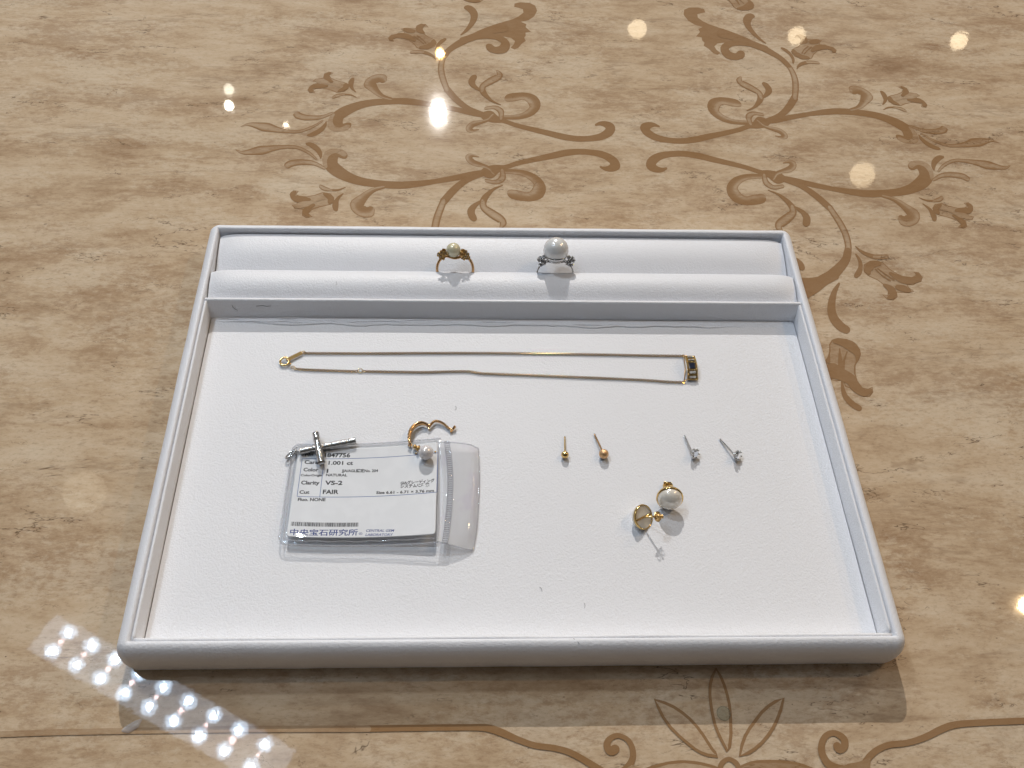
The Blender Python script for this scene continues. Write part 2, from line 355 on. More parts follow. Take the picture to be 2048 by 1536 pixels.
STROKES = [
 ('solid', [(164.17,285.88,164.1,285.65),(164.23,286.5,163.83,285.06),(164.03,287.23,163.25,284.44),(163.45,287.63,162.5,284.23),(162.2,287.85,161.25,284.38),(160.43,288.14,159.43,284.57),(158.48,288.53,157.35,284.88),(156.65,289.05,155.33,285.37),(155.06,289.73,153.55,286.1),(153.46,290.59,151.88,286.99),(151.66,291.57,150.14,287.93),(149.52,292.58,148.08,288.84),(146.89,293.66,145.49,289.76),(143.91,294.8,142.5,290.73),(140.89,295.93,139.45,291.68),(138.16,296.94,136.68,292.53),(135.82,297.8,134.32,293.24),(133.69,298.56,132.17,293.86),(131.67,299.28,130.11,294.45),(129.61,300.02,127.99,295.08),(127.49,300.84,125.8,295.8),(125.35,301.71,123.64,296.56),(123.17,302.53,121.52,297.27),(120.94,303.23,119.4,297.88),(118.65,303.79,117.24,298.42),(116.34,304.24,115.04,298.91),(114.03,304.59,112.89,299.3),(111.78,304.8,110.82,299.53),(109.61,304.86,108.83,299.59),(107.51,304.78,106.9,299.52),(105.48,304.61,105.01,299.32),(103.54,304.4,103.18,298.99),(101.63,304.18,101.4,298.55),(99.75,303.92,99.7,297.99),(97.89,303.54,98.17,297.33),(96.08,302.97,96.85,296.58),(94.31,302.15,95.69,295.68),(92.63,301.15,94.63,294.64),(91.1,300.01,93.76,293.6),(89.74,298.7,93.17,292.78),(88.53,297.12,92.9,292.24),(87.52,295.22,92.83,291.96),(86.84,292.98,92.88,292.08),(86.69,290.39,92.86,292.74),(87.32,288.2,92.65,293.14),(88.32,286.89,92.58,292.76),(89.4,286.09,92.77,292.06),(90.51,285.54,93.08,291.39),(91.68,285.2,93.56,290.82),(92.92,285.06,94.27,290.29),(94.15,285.1,95.06,289.87),(95.35,285.33,95.72,289.57),(96.52,285.89,96.35,289.45),(97.55,286.68,97.15,289.52),(98.33,287.42,97.95,289.72),(98.85,287.9,98.54,289.86),(99.25,288.32,98.99,289.93),(99.44,288.85,99.3,289.68),(99.45,289.24,99.43,289.37)]),
 ('left', [(159.67,283.7,159.62,283.44),(159.68,284.37,159.37,282.76),(159.37,285.12,158.77,281.99),(158.66,285.44,157.93,281.62),(156.62,285.48,155.86,281.47),(153.66,285.54,152.9,281.28),(150.42,285.52,149.76,280.91),(147.52,285.27,147.19,280.27),(145.09,284.75,145.28,279.31),(142.85,284.01,143.65,278.11),(140.76,283.02,142.32,276.83),(138.82,281.73,141.28,275.59),(136.98,280.06,140.49,274.42),(135.26,277.96,139.97,273.34),(133.79,275.38,139.75,272.6),(132.79,272.21,139.8,272.48),(132.61,269.02,139.86,272.29),(133.07,266.36,140.01,271.45),(133.88,264.15,140.32,270.35),(134.96,262.31,140.69,269.39),(136.35,260.92,141.14,268.49),(137.97,259.98,141.8,267.5),(139.69,259.36,142.65,266.65),(141.48,258.94,143.53,266.16),(143.38,258.79,144.54,266.19),(145.25,258.91,145.87,266.61),(146.88,259.11,147.4,267.22),(148.19,259.28,148.89,267.7),(149.37,259.5,150.16,267.94),(150.54,259.8,151.25,268.11),(151.5,260.09,152.18,268.23),(152.16,260.28,152.85,268.32),(153.96,261.38,154.53,267.96),(155.11,263.18,155.41,266.58),(155.51,264.65,155.56,265.21)]),
 ('solid', [(155.61,286.77,155.7,287.07),(155.52,286.0,156.05,287.79),(155.75,285.07,156.78,288.54),(156.46,284.52,157.72,288.76),(157.22,284.15,158.6,288.82),(158.27,283.63,159.9,288.91),(159.37,282.98,161.45,288.93),(160.29,282.23,163.08,288.74),(161.04,281.16,164.72,288.36),(161.89,279.73,166.32,287.92),(162.95,278.32,167.66,287.5),(164.37,277.36,168.53,287.1),(166.08,277.31,169.12,286.38),(167.72,277.95,169.81,285.33),(169.04,278.79,170.51,284.29),(169.92,279.35,171.06,283.57),(170.86,279.64,171.8,283.1),(171.57,280.42,172.06,282.21),(171.91,281.15,171.99,281.45)]),
 ('hollow', [(158.06,285.75,158.28,285.81),(157.49,285.42,158.81,285.76),(156.83,284.56,159.38,285.22),(156.47,283.29,159.58,284.09),(156.32,282.18,159.57,282.98),(156.08,280.45,159.56,281.5),(155.98,278.32,159.63,280.2),(156.35,276.27,159.81,279.36),(157.25,274.75,160.19,278.52),(158.41,273.64,160.82,277.49),(159.75,272.81,161.61,276.58),(161.22,272.31,162.43,276.01),(162.91,272.31,163.52,275.88),(164.69,272.7,164.98,276.11),(166.23,273.17,166.45,276.49),(167.26,273.48,167.5,276.75),(168.0,273.96,168.19,276.64),(168.46,274.72,168.56,276.1),(168.61,275.33,168.63,275.56)]),
 ('right', [(162.61,280.58,162.49,280.69),(163.01,280.44,162.25,281.11),(163.65,280.63,162.18,281.92),(164.31,281.34,162.52,282.92),(164.75,282.09,162.95,283.64),(165.32,283.09,163.59,284.75),(165.93,284.04,164.45,286.07),(166.5,284.7,165.5,287.31),(167.13,285.15,166.64,288.2),(167.98,285.59,167.76,288.85),(169.0,286.01,168.88,289.42),(170.11,286.4,170.05,290.07),(171.36,286.7,171.42,290.85),(172.8,286.92,172.88,291.67),(174.35,287.24,174.14,292.47),(175.9,287.91,174.9,293.11),(177.34,289.03,175.27,293.61),(178.58,290.42,175.52,294.05),(179.58,292.14,175.57,294.19),(180.2,294.36,175.5,293.66),(179.98,296.36,175.68,293.29),(179.2,297.54,175.89,293.72),(178.17,298.19,175.92,294.39),(176.96,298.4,175.83,294.94),(175.63,298.04,175.25,295.24),(174.27,297.36,174.15,295.25),(173.05,296.66,172.99,295.1),(172.23,296.2,172.18,295.01),(171.97,296.0,171.93,295.03),(171.81,295.72,171.79,295.22),(171.76,295.5,171.76,295.41)]),
 ('solid', [(195.0,274.11,195.1,274.37),(194.89,273.44,195.44,274.99),(195.04,272.61,196.12,275.63),(195.63,272.12,196.96,275.8),(197.57,271.55,198.99,275.46),(200.34,270.73,201.89,274.98),(203.47,269.85,205.14,274.46),(206.45,269.07,208.22,274.03),(209.18,268.41,211.05,273.68),(211.92,267.76,213.86,273.36),(214.74,267.23,216.66,273.12),(217.65,266.9,219.45,273.02),(220.71,266.86,222.34,273.07),(223.84,267.02,225.35,273.24),(226.88,267.3,228.33,273.51),(229.68,267.56,231.11,273.84),(232.21,267.8,233.62,274.2),(234.58,268.06,235.91,274.61),(236.86,268.38,238.05,275.11),(239.1,268.78,240.11,275.76),(241.28,269.25,242.09,276.53),(243.4,269.79,243.94,277.4),(245.54,270.47,245.68,278.4),(247.76,271.33,247.37,279.55),(250.11,272.41,249.14,280.99),(252.53,273.65,250.96,282.68),(254.89,275.05,252.61,284.35),(257.03,276.59,253.9,285.76),(258.95,278.31,254.8,286.79),(260.79,280.35,255.33,287.44),(262.55,282.93,255.45,287.55),(264.06,286.17,255.31,287.08),(264.84,289.5,255.3,286.75),(264.88,292.19,255.46,287.18),(264.52,294.29,255.6,288.08),(263.91,296.02,255.69,288.99),(262.99,297.43,255.78,289.91),(261.79,298.47,255.77,290.97),(260.46,299.21,255.64,291.9),(258.94,299.76,255.56,292.4),(257.2,299.83,255.36,292.45),(255.6,299.52,254.68,292.14),(254.42,299.21,253.76,291.61),(253.73,299.06,252.99,291.22),(251.87,297.66,251.27,291.25),(250.68,295.71,250.38,292.4),(250.27,294.22,250.22,293.67)]),
 ('solid', [(167.97,282.32,168.07,282.61),(167.85,281.55,168.45,283.32),(168.03,280.61,169.2,284.03),(168.71,280.02,170.14,284.19),(170.0,279.65,171.46,283.89),(171.84,279.11,173.35,283.45),(173.93,278.5,175.51,282.92),(175.97,277.86,177.65,282.32),(177.87,277.2,179.63,281.67),(179.82,276.48,181.61,280.96),(181.93,275.72,183.7,280.2),(184.32,274.96,186.03,279.4),(187.35,274.13,188.98,278.48),(190.82,273.24,192.4,277.44),(194.03,272.45,195.56,276.49),(196.24,271.9,197.75,275.84),(197.14,272.04,198.37,275.27),(197.87,272.7,198.51,274.37),(198.26,273.36,198.37,273.64)]),
 ('faint', [(262.18,282.99,262.01,282.96),(262.66,283.21,261.6,283.03),(263.28,283.85,261.23,283.5),(263.72,284.83,261.22,284.41),(263.99,285.89,261.43,285.47),(264.4,287.47,261.74,286.93),(264.8,289.38,261.97,288.43),(264.97,291.27,262.01,289.69),(264.88,293.02,261.85,290.89),(264.62,294.73,261.56,292.16),(264.16,296.35,261.14,293.29),(263.42,297.71,260.64,294.15),(262.38,298.69,259.99,294.86),(261.12,299.33,259.14,295.49),(259.77,299.71,258.18,295.91),(258.36,299.88,257.26,296.02),(256.8,299.71,256.27,295.66),(255.2,299.26,255.08,294.91),(253.87,298.8,253.89,294.03),(253.01,298.52,253.0,293.41),(251.79,297.42,251.78,293.25),(251.07,296.04,251.07,293.89),(250.88,295.04,250.88,294.69)]),
 ('left', [(226.52,268.18,226.59,268.35),(226.4,267.74,226.85,268.73),(226.44,267.19,227.32,269.1),(226.78,266.81,227.86,269.15),(227.88,266.31,229.04,268.82),(229.44,265.61,230.75,268.36),(231.09,264.7,232.7,267.7),(232.48,263.55,234.54,266.8),(233.63,262.06,236.2,265.58),(234.73,260.26,237.81,264.13),(235.7,258.3,239.34,262.6),(236.51,256.34,240.74,261.16),(237.16,254.31,242.17,259.81),(237.63,252.27,243.64,258.38),(237.77,250.65,244.93,256.67),(237.57,250.44,245.63,253.97),(237.94,252.16,244.56,249.75),(238.53,253.02,242.36,246.7),(238.47,252.83,240.4,245.09),(238.4,252.64,238.49,244.01),(238.35,252.58,236.55,243.42),(237.78,252.51,234.89,243.37),(236.99,252.51,233.56,243.6),(236.46,252.42,232.42,244.07),(236.28,252.07,231.49,245.07),(235.94,251.76,231.09,246.35),(235.44,251.77,231.1,247.33),(235.02,251.9,231.16,247.88),(234.12,252.57,230.96,249.27),(233.03,252.37,231.4,250.66),(232.26,251.82,231.99,251.54)]),
 ('solid', [(276.22,303.68,276.18,303.5),(276.22,304.12,276.0,303.03),(276.0,304.55,275.58,302.44),(275.49,304.65,274.97,302.08),(275.08,304.8,274.45,301.71),(274.44,305.01,273.76,301.21),(273.51,305.06,273.14,300.66),(272.37,304.72,272.63,300.15),(271.2,304.04,271.98,299.54),(269.99,303.14,271.16,298.8),(268.74,301.99,270.41,298.1),(267.55,300.58,269.91,297.58),(266.59,298.97,269.51,297.12),(265.95,297.42,269.01,296.43),(265.55,296.05,268.46,295.56),(265.27,294.81,267.96,294.73),(265.15,293.6,267.51,293.96),(265.21,292.55,267.07,293.06),(265.35,291.76,266.69,292.17),(265.44,291.23,266.41,291.53),(265.48,290.9,266.27,291.14),(265.64,290.76,266.05,290.88),(265.8,290.75,265.87,290.77)]),
 ('hollow', [(267.81,289.72,267.75,289.81),(268.01,289.57,267.68,290.12),(268.4,289.59,267.77,290.65),(268.89,289.95,268.12,291.25),(269.76,290.84,268.9,292.26),(270.97,292.07,270.05,293.76),(272.33,293.36,271.5,295.48),(273.74,294.51,273.16,297.07),(275.32,295.65,274.96,298.45),(277.11,296.86,276.95,299.79),(278.94,297.92,279.07,300.97),(280.67,298.65,281.18,301.84),(282.34,299.02,283.21,302.25),(284.07,299.13,285.15,302.3),(285.85,299.03,287.04,302.18),(287.63,298.79,288.94,302.07),(289.41,298.38,290.93,301.98),(291.17,297.78,292.98,301.83),(292.88,297.08,294.99,301.64),(294.47,296.36,296.9,301.46),(295.88,295.56,298.72,301.31),(297.16,294.67,300.47,301.17),(298.45,293.84,302.09,300.97),(299.84,293.22,303.57,300.64),(301.35,292.91,304.91,300.07),(302.91,292.8,306.13,299.33),(304.5,292.79,307.28,298.57),(306.03,292.81,308.44,297.9),(307.53,292.79,309.65,297.3),(309.06,292.78,310.84,296.74),(310.57,292.87,311.92,296.3),(312.06,293.19,312.83,296.07),(313.5,293.91,313.68,296.14),(314.75,294.88,314.63,296.51),(315.71,295.77,315.55,297.0),(316.35,296.35,316.24,297.35),(316.61,296.64,316.52,297.45),(316.75,296.95,316.7,297.37),(316.77,297.16,316.77,297.23)]),
 ('hollow', [(262.01,282.09,261.99,282.26),(262.18,281.72,262.03,282.78),(262.63,281.49,262.34,283.55),(263.33,281.72,262.98,284.24),(264.45,282.4,264.06,285.1),(266.0,283.36,265.65,286.39),(267.66,284.26,267.6,287.78),(269.19,284.85,269.67,288.88),(270.76,285.14,271.75,289.51),(272.54,285.28,273.85,289.86),(274.34,285.28,275.88,290.03),(275.98,285.19,277.74,290.06),(277.45,284.98,279.48,289.96),(278.83,284.64,281.12,289.7),(280.07,284.24,282.57,289.31),(281.05,283.85,283.82,288.83),(281.75,283.47,284.84,288.14),(282.29,283.02,285.55,287.3),(282.76,282.54,286.0,286.58),(283.14,282.17,286.28,286.13),(283.99,281.81,286.56,285.06),(284.94,282.18,286.27,283.86),(285.58,282.77,285.8,283.04)]),
 ('solid', [(249.05,267.35,249.08,267.39),(249.01,267.24,249.16,267.49),(249.0,267.08,249.29,267.57),(249.07,266.96,249.42,267.55),(249.72,266.43,250.17,267.16),(250.67,265.65,251.22,266.59),(251.77,264.85,252.41,266.03),(252.89,264.25,253.54,265.66),(254.12,263.93,254.72,265.53),(255.45,263.78,256.04,265.54),(256.64,263.71,257.26,265.61),(257.46,263.65,258.11,265.65),(257.94,263.83,258.47,265.47),(258.31,264.22,258.58,265.07),(258.49,264.57,258.53,264.71)]),
 ('hollow', [(256.41,264.33,256.43,264.47),(256.43,264.01,256.54,264.83),(256.64,263.71,256.86,265.29),(257.07,263.67,257.33,265.61),(257.78,263.7,258.11,266.04),(258.83,263.74,259.23,266.66),(259.97,263.83,260.37,267.31),(260.99,264.04,261.2,267.79),(261.87,264.44,261.62,268.07),(262.58,264.95,261.95,268.27),(263.03,265.37,262.29,268.48),(263.29,265.61,262.59,268.69),(264.09,266.56,263.52,269.08),(264.45,267.55,264.16,268.86),(264.46,268.2,264.42,268.42)]),
 ('solid', [(249.85,262.32,249.88,262.37),(249.77,262.18,249.99,262.46),(249.72,261.98,250.15,262.51),(249.76,261.79,250.3,262.44),(250.22,260.94,250.93,261.81),(250.87,259.74,251.86,260.91),(251.51,258.37,252.85,259.83),(251.91,257.05,253.68,258.66),(252.0,255.67,254.29,257.36),(251.94,254.14,254.79,255.95),(251.81,252.65,255.15,254.59),(251.74,251.46,255.37,253.4),(251.73,250.73,255.37,252.28),(251.75,250.24,255.18,251.25),(251.76,249.77,254.96,250.54),(251.76,249.34,254.82,250.12),(251.86,248.33,254.36,248.97),(252.36,247.86,253.65,248.19),(252.87,247.82,253.08,247.88)]),
 ('solid', [(169.07,280.9,169.18,281.15),(168.89,280.2,169.57,281.73),(168.95,279.29,170.28,282.26),(169.47,278.63,171.09,282.25),(171.02,277.79,172.69,281.5),(173.23,276.62,175.0,280.44),(175.62,275.21,177.58,279.11),(177.72,273.66,179.96,277.59),(179.49,271.94,182.01,275.89),(181.18,270.0,183.95,274.01),(182.81,267.89,185.81,271.95),(184.41,265.66,187.61,269.72),(186.12,263.01,189.49,267.01),(187.89,260.0,191.37,263.96),(189.46,257.23,192.99,261.19),(190.56,255.31,194.12,259.29),(191.46,254.66,194.38,257.92),(192.5,254.87,194.01,256.54),(193.22,255.41,193.47,255.68)]),
 ('hollow', [(191.73,259.23,191.97,259.42),(191.16,258.58,192.63,259.73),(190.65,257.41,193.49,259.63),(190.63,256.07,194.1,258.77),(191.16,253.92,194.71,256.69),(191.91,250.87,195.59,253.69),(192.69,247.56,196.51,250.38),(193.3,244.6,197.25,247.34),(193.73,242.1,197.78,244.7),(194.06,239.72,198.2,242.18),(194.29,237.46,198.5,239.69),(194.41,235.3,198.65,237.21),(194.4,233.14,198.64,234.68),(194.29,231.0,198.47,232.19),(194.08,228.97,198.2,229.83),(193.79,227.24,197.86,227.62),(193.36,225.79,197.38,225.48),(192.78,224.42,196.78,223.53),(192.16,223.16,196.27,222.04),(191.7,222.18,195.95,221.07),(191.41,220.38,194.88,219.47),(191.86,219.17,193.64,218.71),(192.49,218.71,192.79,218.63)]),
 ('solid', [(195.37,226.11,195.67,226.04),(194.5,225.99,196.34,225.61),(193.26,225.16,196.83,224.43),(192.24,223.51,196.57,222.63),(191.82,222.46,196.22,221.61),(191.29,221.06,195.67,220.03),(190.69,219.7,194.9,218.08),(190.05,218.58,193.92,216.06),(189.3,217.59,192.83,214.25),(188.38,216.55,191.67,212.56),(187.28,215.41,190.37,210.87),(185.99,214.15,188.85,209.09),(184.2,212.52,186.88,207.05),(182.0,210.6,184.61,204.86),(179.9,208.81,182.54,202.92),(178.44,207.56,181.13,201.6),(176.98,205.47,179.19,200.61),(176.53,203.4,177.67,200.9),(176.74,202.12,176.93,201.7)]),
 ('solid', [(192.33,217.51,192.53,217.27),(191.66,217.9,192.84,216.43),(190.45,217.79,192.74,214.95),(189.08,216.73,191.88,213.26),(187.94,215.46,190.87,211.88),(186.36,213.7,189.39,209.82),(184.65,211.91,187.57,207.48),(183.07,210.44,185.6,205.32),(181.5,209.18,183.61,203.49),(179.79,207.93,181.54,201.82),(178.07,206.79,179.39,200.33),(176.44,205.84,177.19,199.07),(174.8,205.03,174.94,198.15),(173.0,204.29,172.74,197.54),(171.18,203.64,170.73,197.15),(169.53,203.09,168.94,196.87),(168.09,202.68,167.26,196.69),(166.73,202.39,165.72,196.67),(165.53,202.17,164.51,196.73),(164.65,202.01,163.68,196.76),(163.36,201.45,162.58,197.15),(162.47,200.35,162.07,198.13),(162.12,199.41,162.05,199.04)]),
 ('solid', [(184.01,200.06,184.07,200.0),(183.78,200.15,184.2,199.77),(183.41,200.07,184.21,199.33),(183.0,199.71,183.98,198.8),(182.19,198.81,183.37,197.71),(181.01,197.5,182.5,196.17),(179.68,195.93,181.6,194.47),(178.45,194.28,180.84,192.87),(177.4,192.59,180.2,191.33),(176.41,190.83,179.58,189.7),(175.5,189.03,179.01,188.07),(174.69,187.23,178.52,186.47),(173.97,185.45,178.08,184.91),(173.33,183.62,177.7,183.4),(172.8,181.74,177.41,181.98),(172.42,179.85,177.24,180.66),(172.19,178.01,177.18,179.38),(172.12,176.2,177.19,178.13),(172.21,174.42,177.31,176.95),(172.49,172.67,177.51,175.9),(173.02,170.99,177.88,174.84),(173.73,169.46,178.42,173.71),(174.49,168.15,179.03,172.61),(175.25,167.04,179.56,171.75),(176.12,166.16,179.97,171.16),(177.02,165.57,180.4,170.68),(177.73,165.24,180.87,170.24),(178.16,165.03,181.26,169.89),(179.41,164.82,181.94,168.79),(180.58,165.4,181.89,167.45),(181.28,166.15,181.5,166.49)]),
 ('solid', [(198.53,221.6,198.59,221.64),(198.38,221.45,198.75,221.71),(198.25,221.17,198.96,221.68),(198.24,220.85,199.11,221.47),(198.34,219.88,199.44,220.66),(198.5,218.5,199.93,219.49),(198.6,217.02,200.42,218.12),(198.58,215.74,200.72,216.7),(198.42,214.64,200.76,215.28),(198.18,213.52,200.64,213.86),(197.87,212.43,200.41,212.48),(197.51,211.48,200.09,211.13),(197.09,210.7,199.65,209.79),(196.57,209.95,199.11,208.52),(196.01,209.21,198.56,207.42),(195.53,208.54,198.01,206.47),(195.17,208.0,197.35,205.6),(194.82,207.48,196.66,204.9),(194.45,206.95,196.11,204.44),(194.16,206.54,195.77,204.14),(193.55,205.5,194.87,203.54),(193.43,204.54,194.12,203.53),(193.6,203.99,193.71,203.82)]),
 ('solid', [(199.91,227.43,199.94,227.46),(199.83,227.32,200.04,227.52),(199.78,227.15,200.18,227.54),(199.8,226.97,200.29,227.45),(200.01,226.31,200.66,226.94),(200.3,225.35,201.18,226.22),(200.7,224.25,201.8,225.45),(201.24,223.21,202.49,224.77),(201.9,222.25,203.28,224.15),(202.67,221.29,204.19,223.52),(203.55,220.38,205.16,222.93),(204.53,219.56,206.15,222.42),(205.74,218.86,207.3,221.94),(207.09,218.27,208.62,221.48),(208.32,217.79,209.86,221.08),(209.16,217.46,210.73,220.79),(209.96,217.52,211.25,220.25),(210.66,218.04,211.32,219.45),(211.04,218.59,211.15,218.82)]),
 ('hollow', [(207.87,219.3,207.93,219.54),(207.81,218.71,208.22,220.12),(208.04,218.05,208.83,220.77),(208.68,217.73,209.65,221.05),(209.36,217.67,210.36,221.07),(210.36,217.59,211.39,221.1),(211.47,217.52,212.49,221.13),(212.5,217.51,213.44,221.17),(213.45,217.59,214.28,221.22),(214.36,217.72,215.12,221.28),(215.14,217.86,215.86,221.33),(215.68,217.95,216.39,221.37),(216.52,218.36,217.11,221.16),(217.12,219.09,217.42,220.54),(217.37,219.71,217.42,219.95)]),
 ('solid', [(169.65,135.72,169.73,135.72),(169.44,135.65,169.92,135.67),(169.16,135.42,170.1,135.45),(168.97,135.03,170.12,135.07),(168.7,134.14,170.0,134.18),(168.3,132.86,169.82,132.93),(167.88,131.38,169.67,131.58),(167.58,129.94,169.62,130.35),(167.39,128.61,169.67,129.23),(167.27,127.25,169.77,128.13),(167.26,125.86,169.96,127.1),(167.44,124.46,170.24,126.15),(167.84,123.1,170.67,125.19),(168.41,121.81,171.23,124.18),(169.07,120.62,171.87,123.21),(169.77,119.57,172.49,122.37),(170.61,118.64,173.15,121.64),(171.54,117.87,173.9,120.94),(172.35,117.29,174.63,120.33),(172.9,116.9,175.15,119.88),(173.72,116.68,175.56,119.12),(174.52,116.99,175.47,118.25),(175.02,117.43,175.17,117.64)]),
 ('solid', [(157.84,271.68,157.86,271.73),(157.81,271.56,157.93,271.83),(157.82,271.4,158.06,271.91),(157.91,271.28,158.2,271.9),(158.87,270.6,159.26,271.44),(160.24,269.64,160.8,270.78),(161.72,268.46,162.51,269.94),(163.0,267.13,164.12,268.91),(164.08,265.53,165.6,267.63),(165.12,263.65,167.07,266.13),(166.03,261.75,168.41,264.59),(166.74,260.11,169.53,263.13),(167.19,258.72,170.39,261.68),(167.47,257.41,171.0,260.25),(167.67,256.23,171.41,259.09),(167.84,255.35,171.7,258.33),(168.53,254.37,171.69,256.8),(169.49,254.23,171.12,255.49),(170.22,254.56,170.49,254.76)]),
 ('hollow', [(169.67,259.62,169.93,259.7),(168.99,259.2,170.59,259.68),(168.19,258.16,171.3,259.09),(167.78,256.67,171.57,257.8),(167.64,255.82,171.62,257.09),(167.48,254.86,171.71,255.83),(167.27,254.28,171.54,253.88),(167.14,254.25,170.69,251.45),(166.66,253.93,169.33,249.39),(165.59,253.13,167.92,247.72),(164.25,252.13,166.55,246.27),(162.97,251.1,165.28,244.99),(161.82,250.14,163.95,243.81),(160.58,249.12,162.65,242.78),(159.26,247.92,161.65,242.04),(158.03,246.51,161.08,241.61),(157.07,244.98,160.82,241.5),(156.4,243.27,160.73,241.73),(156.15,241.47,160.59,242.05),(156.4,239.89,160.3,242.0),(157.12,238.68,160.09,241.16),(158.08,237.78,160.12,239.76),(159.01,237.08,160.27,238.35),(159.63,236.62,160.37,237.36),(159.81,236.46,160.41,237.07),(160.02,236.48,160.33,236.79),(160.17,236.58,160.22,236.63)]),
 ('solid', [(170.88,258.12,170.96,258.24),(170.73,257.79,171.2,258.48),(170.67,257.29,171.58,258.63),(170.85,256.85,171.96,258.49),(171.47,255.92,172.8,257.88),(172.37,254.59,174.03,256.99),(173.26,253.14,175.35,255.95),(173.85,251.87,176.45,254.87),(174.12,250.78,177.27,253.78),(174.24,249.75,177.92,252.63),(174.24,248.83,178.4,251.38),(174.16,248.23,178.66,249.88),(174.02,247.82,178.55,248.09),(173.79,247.18,178.14,246.46),(173.46,246.33,177.75,245.31),(173.19,245.6,177.54,244.65),(172.97,243.75,176.53,242.97),(173.48,242.54,175.31,242.13),(174.15,242.09,174.45,242.02)]),
 # palmette curl traced on the far right quadrant
 ('solid', [(178.02,414.4,177.9,413.94),(178.12,415.59,177.44,412.81),(177.78,416.98,176.46,411.58),(176.79,417.71,175.17,411.12),(175.06,417.79,173.51,411.43),(172.56,417.92,171.13,411.88),(169.82,418.03,168.54,412.28),(167.38,418.09,166.25,412.43),(165.35,418.15,164.32,412.32),(163.43,418.2,162.54,412.06),(161.52,418.08,161.0,411.58),(159.57,417.57,159.73,410.88),(157.58,416.61,158.5,409.84),(155.57,415.27,157.4,408.58),(153.57,413.26,156.82,407.61),(151.73,409.76,157.08,408.02),(151.2,405.68,157.26,408.67),(151.66,402.7,157.36,407.84),(152.52,400.35,157.69,406.59),(153.66,398.45,158.06,405.68),(155.14,397.18,158.55,405.04),(156.8,396.5,159.42,404.39),(158.44,396.18,160.45,403.96),(160.09,396.09,161.23,403.86),(161.85,396.48,161.71,404.16),(163.45,397.24,162.33,404.87),(164.6,397.91,163.1,405.81),(165.27,398.25,163.78,406.56),(166.89,400.41,165.69,407.23),(167.63,402.87,167.01,406.4),(167.65,404.57,167.55,405.15)]),
 ('solid', [(185.14,408.74,184.95,408.27),(185.46,410.01,184.3,407.19),(185.39,411.7,183.15,406.23),(184.57,412.92,181.84,406.24),(183.21,413.7,180.5,407.02),(181.26,414.81,178.55,408.15),(179.15,416.07,176.4,409.42),(177.33,417.25,174.46,410.63),(175.94,418.35,172.89,411.76),(174.68,419.49,171.52,412.85),(173.35,420.71,170.22,413.88),(171.82,421.96,168.77,414.86),(170.08,423.22,167.08,415.86),(168.22,424.49,165.22,416.88),(166.3,425.75,163.29,417.85),(164.4,426.98,161.37,418.7),(162.35,428.25,159.29,419.47),(160.2,429.55,157.03,420.18),(158.29,430.69,154.99,420.78),(156.97,431.48,153.56,421.21),(154.99,431.28,152.21,422.85),(153.34,429.66,151.91,425.31),(152.48,427.95,152.24,427.24)]),
]
POLYS = [
 (.95, [(175.74,416.27),(168.92,423.84),(156.18,431.93),(148.56,435.97),(144.38,439.59),(141.18,443.97),(141.47,447.95),(144.03,449.06),(147.53,450.41),(147.24,454.41),(143.31,456.24),(136.65,455.94),(132.59,452.74),(131.45,446.7),(133.76,439.91),(137.81,435.21),(143.08,433.01),(139.46,430.45),(140.13,427.12),(136.53,421.73),(140.37,420.95),(140.38,417.18),(141.48,414.88),(140.4,411.57),(143.09,408.44),(145.76,403.49),(148.32,401.58),(150.96,403.69),(148.66,407.28),(147.81,410.94),(150.38,414.3),(155.21,415.44),(164.33,417.68),(175.3,413.91)], 0),
 (.45, [(255.07,258.68),(257.51,261.88),(261.86,262.76),(265.79,260.47),(270.54,259.0),(274.77,259.47),(276.92,260.7),(275.78,263.44),(278.57,263.89),(280.15,260.76),(278.53,256.81),(274.83,254.4),(275.47,252.86),(277.83,252.13),(276.18,249.78),(271.29,248.92),(268.97,248.88),(271.35,247.39),(271.2,244.34),(268.56,242.4),(265.78,243.48),(268.25,245.81),(266.66,248.84),(262.78,251.07),(257.61,252.9),(254.73,254.78)], .9),
 (.50, [(200.55,210.79),(201.69,213.52),(205.8,216.31),(210.05,216.37),(212.99,214.78),(215.18,210.46),(218.75,206.73),(223.11,204.38),(226.47,204.43),(229.48,206.08),(228.72,208.49),(231.31,207.98),(232.45,204.78),(230.64,201.55),(227.39,200.45),(225.74,199.11),(221.98,199.06),(222.54,196.7),(224.55,194.37),(221.13,193.29),(214.65,193.73),(213.9,190.36),(210.98,188.01),(207.9,188.74),(206.08,191.82),(209.03,191.33),(210.17,193.94),(209.67,198.12),(206.24,202.3),(201.66,205.43),(200.27,208.09)], .9),
 (.55, [(163.86,147.31),(165.77,149.64),(167.63,153.39),(168.44,157.64),(170.5,160.51),(173.95,161.74),(178.51,161.06),(181.85,158.69),(183.63,154.91),(183.36,151.62),(181.54,148.34),(178.66,144.63),(177.26,139.14),(177.25,134.63),(178.88,130.63),(181.69,129.75),(184.14,131.09),(183.5,127.99),(181.34,125.57),(178.26,125.34),(174.79,127.96),(172.43,130.6),(170.37,131.48),(170.39,134.6),(169.46,135.5),(166.63,134.81),(163.75,135.47),(165.37,139.08),(163.4,140.43)], 1.0),
]
